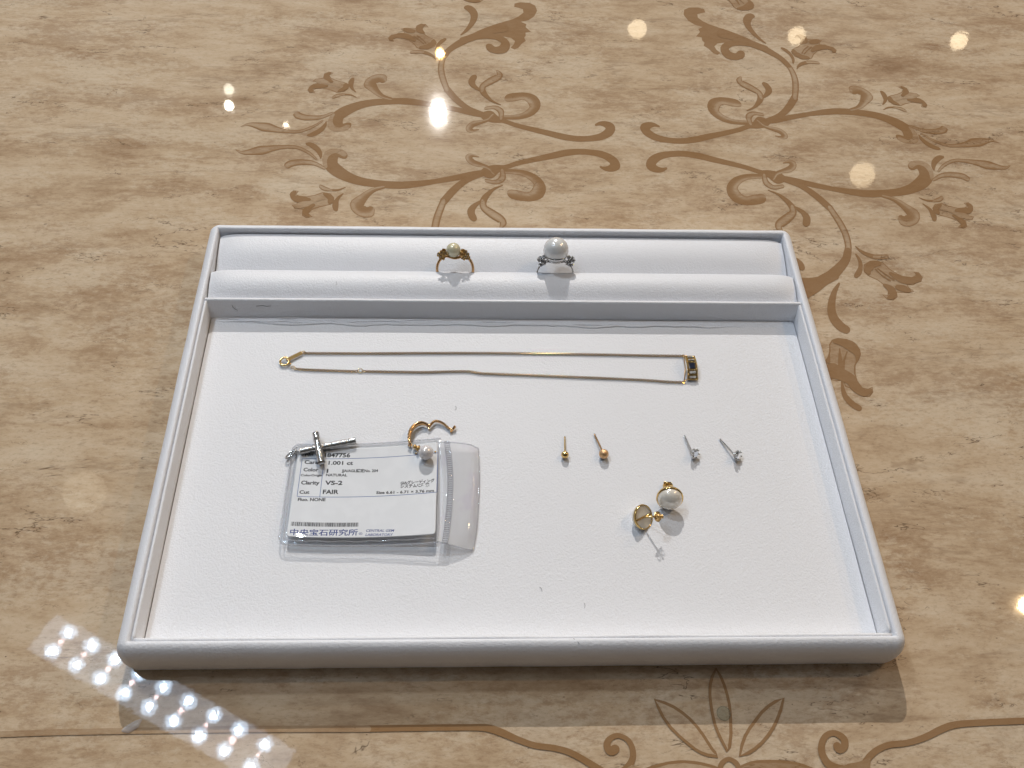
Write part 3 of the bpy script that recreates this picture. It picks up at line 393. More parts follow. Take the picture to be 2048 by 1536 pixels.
TULIPS = [
 ('solid', [(261.39,262.23,261.43,262.06),(261.15,262.57,261.44,261.54),(260.61,262.73,261.17,260.72),(259.85,262.37,260.53,259.92),(259.1,261.98,259.86,259.15),(257.93,261.36,258.96,258.11),(256.55,260.4,258.29,257.21),(255.08,258.53,258.42,257.34),(254.6,256.19,258.55,257.97),(255.01,254.94,258.38,257.42),(255.52,254.26,258.31,256.5),(255.84,253.86,258.28,255.79),(256.24,253.33,258.23,254.91),(256.82,253.3,257.85,254.12),(257.28,253.53,257.45,253.66)]), ('solid', [(267.83,256.9,267.89,257.07),(267.78,256.49,268.1,257.49),(267.92,256.03,268.54,257.96),(268.35,255.82,269.12,258.18),(269.14,255.61,270.06,258.44),(270.28,255.29,271.42,258.8),(271.52,254.97,272.9,259.18),(272.58,254.74,274.23,259.46),(273.43,254.54,275.38,259.54),(274.36,254.33,276.33,259.51),(275.54,254.31,276.85,259.51),(277.26,255.03,276.55,259.31),(278.85,256.81,276.18,258.88),(279.67,258.54,276.39,259.11),(280.08,260.07,276.72,259.67),(280.18,261.54,276.96,259.92),(279.7,262.63,277.15,260.13),(278.95,263.08,277.11,260.78),(278.26,263.27,276.92,261.47),(277.81,263.37,276.76,261.99),(277.5,263.47,276.64,262.33),(277.17,263.33,276.72,262.74),(276.95,263.12,276.88,263.02)]),
 ('solid', [(265.08,253.03,265.17,253.15),(264.92,252.7,265.42,253.4),(264.84,252.23,265.81,253.59),(265.01,251.84,266.19,253.5),(265.51,251.17,266.87,253.09),(266.23,250.24,267.87,252.5),(266.95,249.2,268.95,251.79),(267.45,248.26,269.85,251.03),(267.73,247.36,270.57,250.22),(267.9,246.43,271.19,249.34),(267.95,245.73,271.63,248.29),(267.98,245.74,271.66,246.69),(268.32,246.3,270.71,244.72),(268.32,245.99,269.55,243.71),(267.92,245.28,268.73,243.31),(267.57,244.7,268.26,243.11),(267.13,244.08,267.7,242.78),(266.98,243.49,267.27,242.82),(267.02,243.13,267.07,243.02)]), ('faint', [(259.88,257.73,259.92,257.8),(259.81,257.53,260.05,257.97),(259.81,257.27,260.28,258.13),(259.96,257.08,260.52,258.14),(260.87,256.73,261.39,257.71),(262.17,256.24,262.62,257.08),(263.64,255.61,264.07,256.42),(265.03,254.85,265.6,255.9),(266.33,253.84,267.3,255.63),(267.65,252.61,269.2,255.5),(268.95,251.43,271.07,255.35),(270.17,250.54,272.64,255.03),(271.41,250.02,273.88,254.43),(272.68,249.72,274.9,253.66),(273.78,249.57,275.69,252.92),(274.56,249.44,276.25,252.41),(275.26,249.45,276.64,251.89),(275.91,249.89,276.62,251.15),(276.29,250.37,276.41,250.58)]),
 ('solid', [(211.62,214.45,211.58,214.22),(211.63,215.02,211.34,213.63),(211.33,215.62,210.77,212.94),(210.64,215.83,209.96,212.56),(209.88,216.01,209.06,212.19),(208.7,216.29,207.82,211.67),(207.23,216.41,206.7,211.09),(205.51,215.99,206.17,210.65),(203.84,214.84,205.99,210.34),(202.54,213.46,205.57,209.82),(201.55,212.06,205.1,209.22),(200.77,210.5,204.82,208.98),(200.43,208.75,204.62,209.14),(200.69,207.51,204.24,208.84),(201.12,206.89,203.87,208.13),(201.4,206.57,203.61,207.53),(201.62,205.93,203.43,206.72),(202.06,205.71,203.0,206.11),(202.46,205.76,202.61,205.83)]), ('solid', [(214.1,207.72,214.2,207.85),(213.9,207.35,214.5,208.12),(213.8,206.8,214.96,208.29),(213.99,206.3,215.4,208.13),(214.43,205.53,216.11,207.7),(215.06,204.41,217.12,207.08),(215.85,203.18,218.22,206.47),(216.72,202.11,219.26,206.0),(217.63,201.26,220.24,205.67),(218.6,200.51,221.25,205.39),(219.7,199.89,222.24,205.18),(220.94,199.48,223.21,205.02),(222.34,199.32,224.27,204.85),(223.86,199.38,225.43,204.69),(225.38,199.6,226.53,204.61),(226.82,199.97,227.39,204.65),(228.18,200.53,228.03,204.85),(229.47,201.3,228.57,205.14),(230.66,202.35,228.87,205.32),(231.78,204.07,228.74,204.89),(231.97,205.9,228.85,204.56),(231.47,206.92,229.07,205.26),(230.9,207.53,229.17,206.22),(230.53,207.91,229.23,206.94),(230.31,208.19,229.24,207.4),(229.99,208.22,229.44,207.81),(229.74,208.11,229.65,208.04)]),
 ('solid', [(208.36,199.09,208.46,199.22),(208.18,198.72,208.74,199.5),(208.1,198.18,209.2,199.69),(208.31,197.72,209.65,199.55),(208.7,196.9,210.44,199.3),(209.23,195.76,211.62,198.93),(209.67,194.6,212.89,198.31),(209.81,193.79,213.9,197.27),(209.8,193.21,214.38,195.8),(209.79,192.52,214.48,194.21),(209.78,192.0,214.23,192.53),(210.0,192.19,213.43,190.55),(210.42,192.45,211.86,188.96),(210.11,191.91,210.53,188.46),(209.41,191.23,209.59,188.38),(208.85,190.7,209.03,188.35),(208.24,190.18,208.39,188.26),(207.92,189.54,207.99,188.55),(207.85,189.07,207.86,188.91)]), ('solid', [(214.65,197.36,214.76,197.61),(214.49,196.69,215.16,198.22),(214.62,195.86,215.92,198.83),(215.24,195.34,216.83,198.96),(215.81,195.04,217.52,198.94),(216.62,194.62,218.54,198.91),(217.49,194.19,219.68,198.77),(218.25,193.89,220.7,198.4),(219.08,193.73,221.5,197.69),(220.06,193.6,222.12,196.77),(220.98,193.49,222.58,195.89),(221.64,193.4,222.9,195.3),(222.11,193.32,223.14,194.88),(222.57,193.55,223.1,194.35),(222.84,193.85,222.93,193.98)]),
 ('solid', [(206.9,210.35,206.95,210.4),(206.8,210.22,207.07,210.48),(206.73,209.99,207.25,210.5),(206.76,209.76,207.4,210.38),(207.2,208.93,207.83,209.54),(207.82,207.73,208.44,208.34),(208.55,206.4,209.16,207.03),(209.33,205.2,209.92,205.88),(210.22,204.09,210.84,204.86),(211.24,202.98,211.9,203.85),(212.18,202.02,212.89,202.98),(212.82,201.35,213.58,202.36),(213.07,201.28,213.69,202.1),(213.32,201.38,213.64,201.8),(213.48,201.53,213.53,201.6)]), ('solid', [(208.28,210.87,208.32,210.92),(208.19,210.72,208.44,211.02),(208.14,210.5,208.62,211.07),(208.2,210.28,208.79,210.98),(208.74,209.58,209.33,210.26),(209.52,208.56,210.09,209.23),(210.42,207.41,210.98,208.08),(211.31,206.28,211.89,206.99),(212.28,205.09,212.92,205.9),(213.34,203.8,214.09,204.75),(214.31,202.64,215.16,203.72),(214.98,201.84,215.9,203.0),(215.26,201.73,216.02,202.68),(215.56,201.83,215.95,202.33),(215.76,202.0,215.82,202.09)]),
 ('solid', [(170.35,159.87,170.42,160.07),(170.28,159.35,170.69,160.56),(170.47,158.74,171.26,161.07),(171.02,158.38,172.0,161.23),(171.77,158.04,172.89,161.34),(172.8,157.56,174.21,161.5),(173.86,156.99,175.75,161.57),(174.74,156.38,177.27,161.41),(175.54,155.68,178.66,161.02),(176.36,154.87,180.03,160.49),(177.08,154.08,181.31,159.74),(177.67,153.44,182.36,158.72),(178.22,152.93,183.05,157.42),(178.78,152.44,183.41,155.94),(179.3,151.94,183.51,154.36),(179.69,151.4,183.37,152.75),(179.94,150.72,182.94,151.15),(180.04,149.76,182.27,149.69),(179.98,148.63,181.54,148.41),(179.8,147.55,180.87,147.26),(179.49,146.62,180.21,146.26),(179.01,145.73,179.55,145.38),(178.46,144.8,178.96,144.55),(177.98,143.76,178.48,143.65),(177.59,142.53,178.1,142.51),(177.24,141.18,177.79,141.2),(176.96,139.96,177.55,140.0),(176.76,139.13,177.38,139.16),(176.77,138.92,177.27,138.95),(176.86,138.81,177.12,138.82),(176.96,138.78,177.01,138.78)]), ('solid', [(162.09,142.3,162.45,142.95),(161.51,140.48,163.69,144.47),(161.67,138.05,165.9,145.77),(163.23,136.23,168.42,145.63),(163.92,136.15,168.87,145.14),(164.86,136.07,169.56,144.42),(165.91,135.93,170.46,143.55),(167.01,135.6,171.41,142.64),(168.27,135.03,172.53,141.75),(169.59,134.33,173.89,140.77),(170.74,133.6,175.32,139.58),(171.5,133.01,176.6,138.04),(171.95,132.41,177.35,136.08),(172.35,131.33,177.6,134.24),(172.84,129.83,177.68,132.89),(173.63,128.32,177.85,132.04),(174.69,127.17,178.28,131.31),(175.82,126.29,178.93,130.59),(177.04,125.66,179.59,130.05),(178.44,125.35,179.99,129.73),(180.04,125.69,180.25,129.56),(181.36,126.48,180.88,129.6),(182.28,127.24,181.7,129.84),(182.83,127.71,182.36,130.03),(183.46,128.29,183.07,130.19),(183.76,128.96,183.55,129.95),(183.78,129.43,183.75,129.59)]),
 ('solid', [(168.51,157.97,168.55,157.97),(168.41,157.95,168.64,157.94),(168.27,157.84,168.72,157.83),(168.17,157.65,168.72,157.63),(167.9,156.61,168.44,156.6),(167.53,155.13,168.04,155.11),(167.07,153.5,167.62,153.47),(166.56,152.01,167.24,151.94),(165.93,150.61,166.93,150.46),(165.19,149.18,166.63,148.93),(164.49,147.93,166.38,147.59),(164.01,147.05,166.21,146.65),(163.92,146.23,165.72,145.9),(164.19,145.69,165.12,145.53),(164.54,145.5,164.69,145.47)]), ('solid', [(173.11,155.21,173.15,155.21),(172.99,155.17,173.26,155.18),(172.84,155.04,173.35,155.06),(172.73,154.82,173.36,154.85),(172.4,153.82,173.26,153.86),(171.92,152.4,173.12,152.45),(171.38,150.76,172.97,150.86),(170.88,149.12,172.86,149.31),(170.38,147.35,172.78,147.65),(169.86,145.43,172.72,145.82),(169.4,143.7,172.68,144.15),(169.08,142.51,172.64,143.0),(169.23,141.38,172.14,141.78),(169.84,140.8,171.34,141.0),(170.44,140.7,170.68,140.73)]), ('solid', [(176.66,153.34,176.7,153.33),(176.55,153.35,176.78,153.25),(176.38,153.28,176.82,153.09),(176.23,153.1,176.76,152.86),(175.65,152.07,176.24,151.81),(174.83,150.6,175.49,150.31),(173.91,149.0,174.7,148.66),(173.04,147.57,174.05,147.16),(172.18,146.31,173.56,145.76),(171.27,145.07,173.16,144.35),(170.46,144.0,172.83,143.11),(169.9,143.26,172.6,142.24),(169.65,142.16,171.86,141.33),(169.89,141.38,171.03,140.95),(170.29,141.04,170.48,140.97)]),
]
# the ornament's own axes on the table
CTR = (78.9, 308.1); ANG = -0.0034
def mirror(mx, my):
    ca, sa = math.cos(ANG), math.sin(ANG)
    def f(x, y):
        x -= CTR[0]; y -= CTR[1]; a = x*ca+y*sa; b_ = -x*sa+y*ca
        a *= mx; b_ *= my
        return (CTR[0]+a*ca-b_*sa, CTR[1]+a*sa+b_*ca)
    return f
UPPER = {len(STROKES)-1, len(STROKES)-2}
scroll = Ink()
for mx_, my_ in ((1,1), (-1,1), (1,-1), (-1,-1)):
    base = layer[0]
    for k, (a, P, ol) in enumerate(POLYS):
        s_ = -1 if k == 0 else 1
        scroll.poly(P, a, mirror(mx_, my_*s_))
        if ol: scroll.outline(P, ol*.65, mirror(mx_, my_*s_))
    for k, (pf, L) in enumerate(STROKES):
        s_ = -1 if k in UPPER else 1
        scroll.ribbon(L, pf, mirror(mx_, my_*s_))
    for pf, L in TULIPS: scroll.ribbon(L, pf, mirror(mx_, my_))
    layer[0] = base
scroll.build('scroll_inlay', table); layer[0] += 60
fl = Ink()
for P in ([(54.64,-19.62),(55.83,-22.93),(57.25,-26.45),(59.67,-30.21),(62.65,-33.44),(65.43,-36.01),(68.21,-38.38),(70.61,-39.76),(73.07,-40.62),(76.62,-41.16),(75.92,-39.71),(74.97,-38.5),(72.14,-33.12),(70.22,-30.14),(67.75,-27.12),(64.92,-24.58),(62.01,-22.52),(58.49,-20.84)],
          [(81.48,-7.79),(79.34,-10.93),(78.03,-14.05),(77.26,-17.92),(77.09,-21.74),(77.13,-25.53),(77.49,-29.27),(78.17,-32.24),(79.16,-35.19),(80.83,-39.32),(81.9,-37.66),(82.4,-36.22),(83.35,-32.82),(83.83,-29.38),(84.36,-25.65),(84.58,-21.86),(84.3,-17.77),(83.72,-14.13),(82.88,-10.98)],
          [(107.08,-19.91),(103.6,-21.04),(100.59,-22.62),(97.15,-25.1),(94.18,-28.06),(91.24,-30.99),(88.86,-33.89),(86.94,-37.26),(85.48,-41.08),(88.77,-40.18),(91.64,-38.79),(94.96,-36.53),(97.81,-34.05),(100.51,-31.14),(102.7,-28.2),(105.12,-24.22)]):
    fl.poly(P, .16); fl.outline(P, 1.25)
for L in ([(46.96,-45.86,46.93,-45.77),(47.1,-46.07,46.93,-45.51),(47.43,-46.24,47.09,-45.17),(47.89,-46.22,47.48,-44.91),(48.63,-45.96,48.22,-44.69),(49.67,-45.59,49.29,-44.36),(50.86,-45.19,50.54,-43.99),(52.06,-44.83,51.8,-43.66),(53.29,-44.52,53.07,-43.37),(54.59,-44.21,54.42,-43.08),(55.93,-43.94,55.8,-42.82),(57.24,-43.72,57.16,-42.61),(58.5,-43.56,58.47,-42.44),(59.74,-43.44,59.76,-42.32),(61.0,-43.37,61.08,-42.24),(62.33,-43.36,62.48,-42.23),(63.77,-43.41,63.98,-42.28),(65.28,-43.53,65.54,-42.4),(66.82,-43.7,67.13,-42.58),(68.33,-43.93,68.7,-42.82),(69.86,-44.23,70.28,-43.14),(71.43,-44.6,71.9,-43.53),(72.92,-45.01,73.42,-43.96),(74.18,-45.43,74.76,-44.38),(75.21,-45.89,75.92,-44.82),(76.09,-46.4,76.93,-45.3),(76.8,-46.87,77.72,-45.72),(77.32,-47.21,78.28,-46.0),(77.76,-47.3,78.54,-46.32),(78.15,-47.18,78.56,-46.67),(78.38,-47.0,78.45,-46.92)], [(81.76,-47.14,81.71,-47.06),(81.95,-47.3,81.64,-46.82),(82.33,-47.39,81.73,-46.46),(82.79,-47.26,82.06,-46.12),(83.35,-46.91,82.63,-45.81),(84.12,-46.41,83.46,-45.33),(85.03,-45.89,84.5,-44.8),(86.04,-45.43,85.64,-44.33),(87.14,-45.02,86.82,-43.9),(88.34,-44.63,88.11,-43.48),(89.69,-44.3,89.59,-43.12),(91.26,-44.08,91.31,-42.86),(93.21,-43.97,93.37,-42.72),(95.46,-43.96,95.69,-42.69),(97.79,-44.02,98.07,-42.73),(99.96,-44.15,100.31,-42.83),(101.96,-44.33,102.37,-42.99),(103.88,-44.57,104.37,-43.22),(105.71,-44.88,106.27,-43.52),(107.39,-45.26,108.07,-43.9),(109.03,-45.78,109.84,-44.43),(110.64,-46.44,111.54,-45.09),(112.03,-47.06,112.97,-45.7),(113.01,-47.5,113.97,-46.12),(113.5,-47.55,114.28,-46.42),(113.92,-47.37,114.33,-46.79),(114.15,-47.16,114.22,-47.06)],
          [(76.24,-47.02,76.11,-46.99),(76.61,-47.04,75.81,-46.81),(77.13,-46.85,75.57,-46.41),(77.54,-46.38,75.64,-45.85),(77.78,-45.89,75.87,-45.37),(78.09,-45.22,76.2,-44.63),(78.44,-44.58,76.67,-43.77),(78.78,-44.13,77.31,-42.98),(79.22,-43.76,78.1,-42.36),(79.78,-43.38,78.98,-41.85),(80.32,-43.12,79.96,-41.48),(80.72,-43.04,81.01,-41.33),(81.13,-43.14,82.01,-41.51),(81.66,-43.43,82.9,-41.91),(82.19,-43.86,83.68,-42.42),(82.6,-44.28,84.34,-43.03),(82.9,-44.78,84.84,-43.8),(83.17,-45.45,85.18,-44.66),(83.39,-46.14,85.41,-45.4),(83.56,-46.64,85.57,-45.89),(83.9,-47.06,85.54,-46.45),(84.39,-47.2,85.24,-46.88),(84.77,-47.14,84.91,-47.09)]):
    fl.ribbon(L, 'solid')
fl.poly([(81.19,-50.85),(84.05,-46.25),(86.36,-44.89),(91.23,-43.8),(100.07,-43.82),(107.68,-44.81),(114.42,-47.3),(121.7,-51.64)], .8)
fl.poly([(45.14,-50.15),(50.8,-45.16),(57.14,-43.64),(63.37,-43.28),(69.43,-44.1),(74.39,-45.37),(78.64,-50.8)], .35)
fl.build('flower_inlay', table); layer[0] += 10
bd = Ink()
for L in ([(-62.25,-28.41,-62.22,-28.57),(-62.45,-27.99,-62.24,-29.01),(-62.97,-27.56,-62.56,-29.53),(-63.73,-27.41,-63.23,-29.82),(-63.72,-27.41,-63.33,-29.83),(-63.66,-29.83,-63.68,-27.42),(-63.23,-29.85,-63.44,-27.42),(-61.85,-29.85,-62.06,-27.43),(-59.01,-29.86,-59.22,-27.43),(-55.1,-29.86,-55.29,-27.43),(-50.76,-29.86,-50.93,-27.44),(-46.62,-29.87,-46.78,-27.44),(-42.75,-29.88,-42.88,-27.45),(-38.82,-29.9,-38.94,-27.47),(-34.98,-29.92,-35.08,-27.48),(-31.33,-29.94,-31.41,-27.51),(-27.78,-29.96,-27.85,-27.53),(-24.32,-29.97,-24.37,-27.56),(-21.17,-30.0,-21.19,-27.59),(-18.53,-30.06,-18.53,-27.62),(-16.61,-30.13,-16.6,-27.61),(-15.26,-30.21,-15.18,-27.58),(-14.22,-30.33,-13.95,-27.6),(-13.13,-30.52,-12.62,-27.74),(-11.97,-30.79,-11.23,-28.0),(-10.88,-31.12,-9.92,-28.34),(-9.7,-31.53,-8.61,-28.78),(-8.34,-32.02,-7.16,-29.33),(-6.71,-32.63,-5.48,-30.06),(-4.88,-33.36,-3.67,-30.94),(-2.98,-34.11,-1.86,-31.82),(-1.14,-34.81,-0.12,-32.59),(0.55,-35.43,1.51,-33.25),(2.18,-36.02,3.08,-33.85),(3.85,-36.57,4.64,-34.37),(5.65,-37.04,6.26,-34.81),(7.6,-37.39,8.04,-35.13),(9.62,-37.63,9.98,-35.36),(11.55,-37.85,11.98,-35.59),(13.3,-38.14,13.87,-35.89),(14.85,-38.5,15.57,-36.27),(16.29,-38.9,17.13,-36.68),(17.66,-39.36,18.66,-37.16),(19.04,-39.91,20.21,-37.76),(20.47,-40.6,21.8,-38.51),(21.94,-41.41,23.37,-39.37),(23.39,-42.28,24.87,-40.25),(24.76,-43.14,26.3,-41.08),(26.0,-43.95,27.63,-41.84),(27.14,-44.76,28.9,-42.58),(28.25,-45.58,30.12,-43.31),(29.39,-46.41,31.36,-44.07),(30.65,-47.34,32.72,-44.93),(31.98,-48.34,34.15,-45.86),(33.18,-49.24,35.41,-46.7),(34.01,-49.87,36.29,-47.28),(34.99,-50.18,36.86,-48.06),(35.89,-49.99,36.86,-48.89),(36.42,-49.62,36.58,-49.44)],
          [(36.7,-47.73,36.57,-47.58),(37.12,-48.03,36.37,-47.12),(37.88,-48.16,36.44,-46.4),(38.76,-47.85,36.99,-45.7),(39.42,-47.37,37.69,-45.23),(40.41,-46.66,38.66,-44.57),(41.52,-45.8,39.65,-43.86),(42.49,-44.89,40.43,-43.21),(43.23,-43.98,41.02,-42.59),(43.84,-43.04,41.56,-41.93),(44.34,-42.05,41.99,-41.27),(44.69,-40.99,42.3,-40.58),(44.88,-39.89,42.48,-39.82),(44.91,-38.76,42.54,-38.95),(44.81,-37.67,42.5,-38.08),(44.59,-36.65,42.37,-37.3),(44.24,-35.72,42.16,-36.6),(43.76,-34.85,41.86,-35.96),(43.15,-34.07,41.47,-35.38),(42.41,-33.39,40.99,-34.9),(41.51,-32.82,40.36,-34.48),(40.49,-32.34,39.59,-34.11),(39.39,-32.0,38.79,-33.86),(38.25,-31.85,38.13,-33.8),(37.1,-31.98,37.52,-33.92),(35.99,-32.32,36.85,-34.21),(34.99,-32.79,36.21,-34.61),(34.12,-33.36,35.77,-34.99),(33.4,-34.07,35.51,-35.35),(32.86,-34.9,35.32,-35.77),(32.51,-35.78,35.23,-36.17),(32.36,-36.72,35.25,-36.4),(32.52,-37.69,35.37,-36.59),(32.91,-38.55,35.62,-36.89),(33.46,-39.3,35.89,-37.12),(34.4,-39.97,35.75,-37.02),(35.84,-40.06,35.18,-36.93),(36.81,-39.71,35.21,-36.84),(37.39,-39.4,35.55,-36.59),(37.7,-39.25,35.87,-36.37),(38.46,-38.45,36.97,-36.09),(38.64,-37.57,37.87,-36.35),(38.47,-36.97,38.34,-36.77)]):
    bd.ribbon(L, 'solid')
bd.ribbon([(-201.99,-28.52,-202.04,-28.37),(-201.75,-28.91,-202.07,-27.98),(-201.24,-29.33,-201.85,-27.54),(-200.54,-29.51,-201.29,-27.33),(-196.55,-29.42,-197.28,-27.24),(-190.9,-29.3,-191.61,-27.12),(-184.02,-29.17,-184.7,-26.99),(-176.35,-29.08,-176.99,-26.89),(-167.47,-29.05,-168.06,-26.84),(-157.29,-29.05,-157.85,-26.81),(-146.81,-29.07,-147.33,-26.8),(-137.03,-29.09,-137.52,-26.79),(-127.99,-29.13,-128.45,-26.79),(-119.25,-29.17,-119.68,-26.81),(-111.06,-29.23,-111.45,-26.83),(-103.68,-29.28,-104.04,-26.87),(-97.49,-29.34,-97.82,-26.92),(-92.24,-29.41,-92.55,-26.99),(-87.32,-29.48,-87.6,-27.06),(-82.08,-29.56,-82.35,-27.14),(-75.85,-29.65,-76.08,-27.23),(-69.11,-29.75,-69.32,-27.33),(-63.05,-29.84,-63.23,-27.42),(-58.82,-29.9,-58.99,-27.48),(-58.11,-29.7,-58.25,-27.71),(-57.72,-29.22,-57.79,-28.2),(-57.63,-28.8,-57.65,-28.63)], 'faint')  # paler ink here paints in the surface glare over the line
bd.poly([(33.03,-49.91),(40.09,-44.96),(42.79,-43.61),(47.23,-45.09),(51.21,-50.27)], .5)
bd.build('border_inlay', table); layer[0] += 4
bd = Ink()
for L in ([(253.2,-29.24,253.13,-29.42),(253.25,-28.8,252.82,-29.86),(253.0,-28.31,252.15,-30.36),(252.29,-28.1,251.26,-30.6),(242.86,-28.25,241.87,-30.75),(229.2,-28.47,228.27,-30.96),(215.12,-28.69,214.25,-31.17),(204.34,-28.87,203.52,-31.35),(198.13,-28.98,197.34,-31.45),(194.38,-29.05,193.62,-31.51),(191.71,-29.11,190.97,-31.57),(188.77,-29.19,188.05,-31.66),(185.28,-29.27,184.56,-31.77),(181.9,-29.35,181.21,-31.89),(178.78,-29.46,178.17,-32.06),(176.03,-29.66,175.58,-32.29),(173.85,-29.94,173.64,-32.59),(172.13,-30.3,172.23,-32.94),(170.6,-30.73,170.89,-33.36),(168.9,-31.27,169.31,-33.87),(166.89,-31.99,167.44,-34.53),(164.8,-32.85,165.42,-35.31),(162.76,-33.7,163.29,-36.12),(160.81,-34.42,161.18,-36.84),(158.94,-35.01,159.18,-37.42),(157.1,-35.53,157.22,-37.92),(155.26,-35.99,155.26,-38.35),(153.4,-36.36,153.2,-38.72),(151.44,-36.58,151.03,-38.95),(149.32,-36.68,148.86,-39.05),(147.11,-36.82,146.83,-39.18),(144.94,-37.16,145.01,-39.48),(142.92,-37.73,143.33,-39.97),(141.01,-38.43,141.73,-40.6),(139.19,-39.27,140.22,-41.35),(137.45,-40.27,138.83,-42.19),(135.8,-41.47,137.52,-43.18),(134.28,-42.82,136.25,-44.34),(132.92,-44.17,135.05,-45.59),(131.71,-45.45,134.0,-46.77),(130.6,-46.77,133.11,-47.93),(129.61,-48.1,132.33,-49.14),(128.83,-49.22,131.67,-50.24),(128.29,-49.98,131.19,-51.03),(128.03,-50.88,130.4,-51.74),(128.3,-51.55,129.52,-51.99),(128.73,-51.86,128.93,-51.94)],
          [(127.12,-47.43,126.99,-47.64),(127.29,-46.83,126.52,-48.15),(127.11,-46.04,125.62,-48.6),(126.34,-45.47,124.53,-48.6),(125.28,-45.19,123.54,-48.24),(123.8,-44.82,122.05,-47.73),(122.34,-44.38,120.41,-47.06),(121.33,-43.89,119.0,-46.19),(120.72,-43.31,118.04,-45.12),(120.22,-42.53,117.4,-43.95),(119.85,-41.65,116.99,-42.76),(119.62,-40.79,116.75,-41.6),(119.54,-39.99,116.68,-40.44),(119.61,-39.19,116.81,-39.26),(119.81,-38.38,117.1,-38.13),(120.09,-37.63,117.53,-37.06),(120.47,-36.9,118.12,-36.01),(120.96,-36.17,118.88,-35.0),(121.49,-35.56,119.78,-34.07),(122.0,-35.13,120.8,-33.29),(122.57,-34.83,121.95,-32.74),(123.26,-34.59,123.15,-32.39),(123.96,-34.49,124.37,-32.25),(124.55,-34.54,125.57,-32.33),(125.14,-34.8,126.7,-32.7),(125.81,-35.28,127.75,-33.28),(126.37,-35.85,128.66,-33.98),(126.66,-36.3,129.36,-34.8),(126.7,-36.63,129.71,-35.81),(126.64,-37.05,129.71,-36.85),(126.49,-37.48,129.5,-37.82),(126.37,-37.68,129.06,-38.78),(126.3,-37.69,128.28,-39.68),(126.07,-37.78,127.35,-40.34),(125.83,-37.84,126.39,-40.78),(126.16,-37.82,125.1,-40.98),(126.67,-38.03,123.92,-40.44),(126.6,-37.97,123.48,-39.76),(126.4,-37.65,123.3,-39.25),(126.22,-37.38,123.21,-38.97),(125.6,-36.83,123.13,-38.13),(124.8,-36.74,123.52,-37.41),(124.21,-36.91,124.0,-37.02)]):
    bd.ribbon(L, 'solid')
bd.poly([(121.91,-46.5),(127.58,-44.71),(131.95,-44.08),(137.0,-42.5),(135.5,-48.17),(121.12,-49.77)], .85)
bd.build('border_inlay', table)

# ---------------------------------------------------------------- jewellery tray
tray = thing('jewelry_tray', 'white leatherette jewellery display tray with two padded ring rolls at its back', 'tray', (0, 105, 0))
ZR, ZB = 20.0, 9.5
RIM = [(-150.69,215.61),(149.46,216.98),(150.17,-0.8),(-149.75,0.72)]       # inner rim corners BL BR FR FL
prof = [(0.0, 1.5), (0.0, 18.9), (.25, 19.6), (.8, 19.95), (1.7, 19.95), (3.2, 19.3), (4.7, 17.7), (5.8, 15.2), (6.5, 12), (6.7, 8.5), (6.6, 5), (6.3, 2.2), (5.9, .7), (5.5, .12)]
fr = MB(); cols = []
cc = [Vector((*c, 0)) for c in RIM]; ctr = sum(cc, Vector())/4
nrm = [Vector((0,1,0)), Vector((1,0,0)), Vector((0,-1,0)), Vector((-1,0,0))]   # outward of edges BL-BR, BR-FR, FR-FL, FL-BL
def wob(x, y, s=.02): return noise.noise(Vector((x*s, y*s, 3.1)))
for i in range(4):
    a, b_ = cc[i], cc[(i+1) % 4]; n0 = nrm[i-1]; n1 = nrm[i]
    for k in range(29):        # corner arc at a
        t = k/28; d = (n0*math.cos(t*math.pi/2) + n1*math.sin(t*math.pi/2)); cols.append((a, d*(1+.016*math.sin(t*52)*math.sin(math.pi*t))))
    for k in range(1, 60): cols.append((a.lerp(b_, k/60), n1))
for p, d in cols:
    for j, (o_, z) in enumerate(prof):
        q = p + d*o_
        w = .22*wob(q.x, q.y, .035)*min(1, o_/2) + .10*wob(q.x, q.y, .11)*min(1, o_/2)
        fr.v.append((q.x + d.x*w, q.y + d.y*w, z + (.12*wob(p.x, p.y, .05) if j in (2,3,4) else 0)))
m_, k_ = len(cols), len(prof)
for i in range(m_):
    for j in range(k_-1): fr.f.append((i*k_+j, ((i+1) % m_)*k_+j, ((i+1) % m_)*k_+j+1, i*k_+j+1))
fr.build('frame', m_leather, tray)
# insert walls, left / right / front, a hair inside the frame
ins = MB()
def wallstrip(a, b_, nin, z1, th=1.25, gap=.32, z0=1.5, y_cut=None):
    a, b_, nin = Vector(a), Vector(b_), Vector(nin); n = 70; base = len(ins.v)
    pr = [(0, z0), (0, z1-.35), (.2, z1-.05), (.55, z1), (th-.35, z1-.05), (th, z1-.45), (th, z0)]
    for i in range(n+1):
        t = i/n; p = a.lerp(b_, t); w = .16*noise.noise(Vector((p.x*.03, p.y*.03, 9)))
        for o_, z in pr:
            q = p + nin*(gap+o_+w); ins.v.append((q.x, q.y, z + (.10*w/.16 if z > 5 else 0)))
    k = len(pr)
    for i in range(n):
        for j in range(k-1): ins.f.append((base+i*k+j, base+i*k+j+1, base+(i+1)*k+j+1, base+(i+1)*k+j))
    ins.f.append(tuple(base+j for j in range(k))[::-1]); ins.f.append(tuple(base+n*k+j for j in range(k)))
BLc, BRc, FRc, FLc = cc
def along(a, b_, y): return a.lerp(b_, (y-a.y)/(b_.y-a.y))
wallstrip(along(FLc, BLc, 1.0), along(FLc, BLc, 169.6), (1,0,0), 18.9)
wallstrip(along(BRc, FRc, 170.6), along(BRc, FRc, 0.6), (-1,0,0), 18.9)
wallstrip(FRc + Vector((-.4,0,0)), FLc + Vector((.4,0,0)), (0,1,0), 18.7, 1.3, .18)
ins.build('inner_wall', m_leather_in, tray)
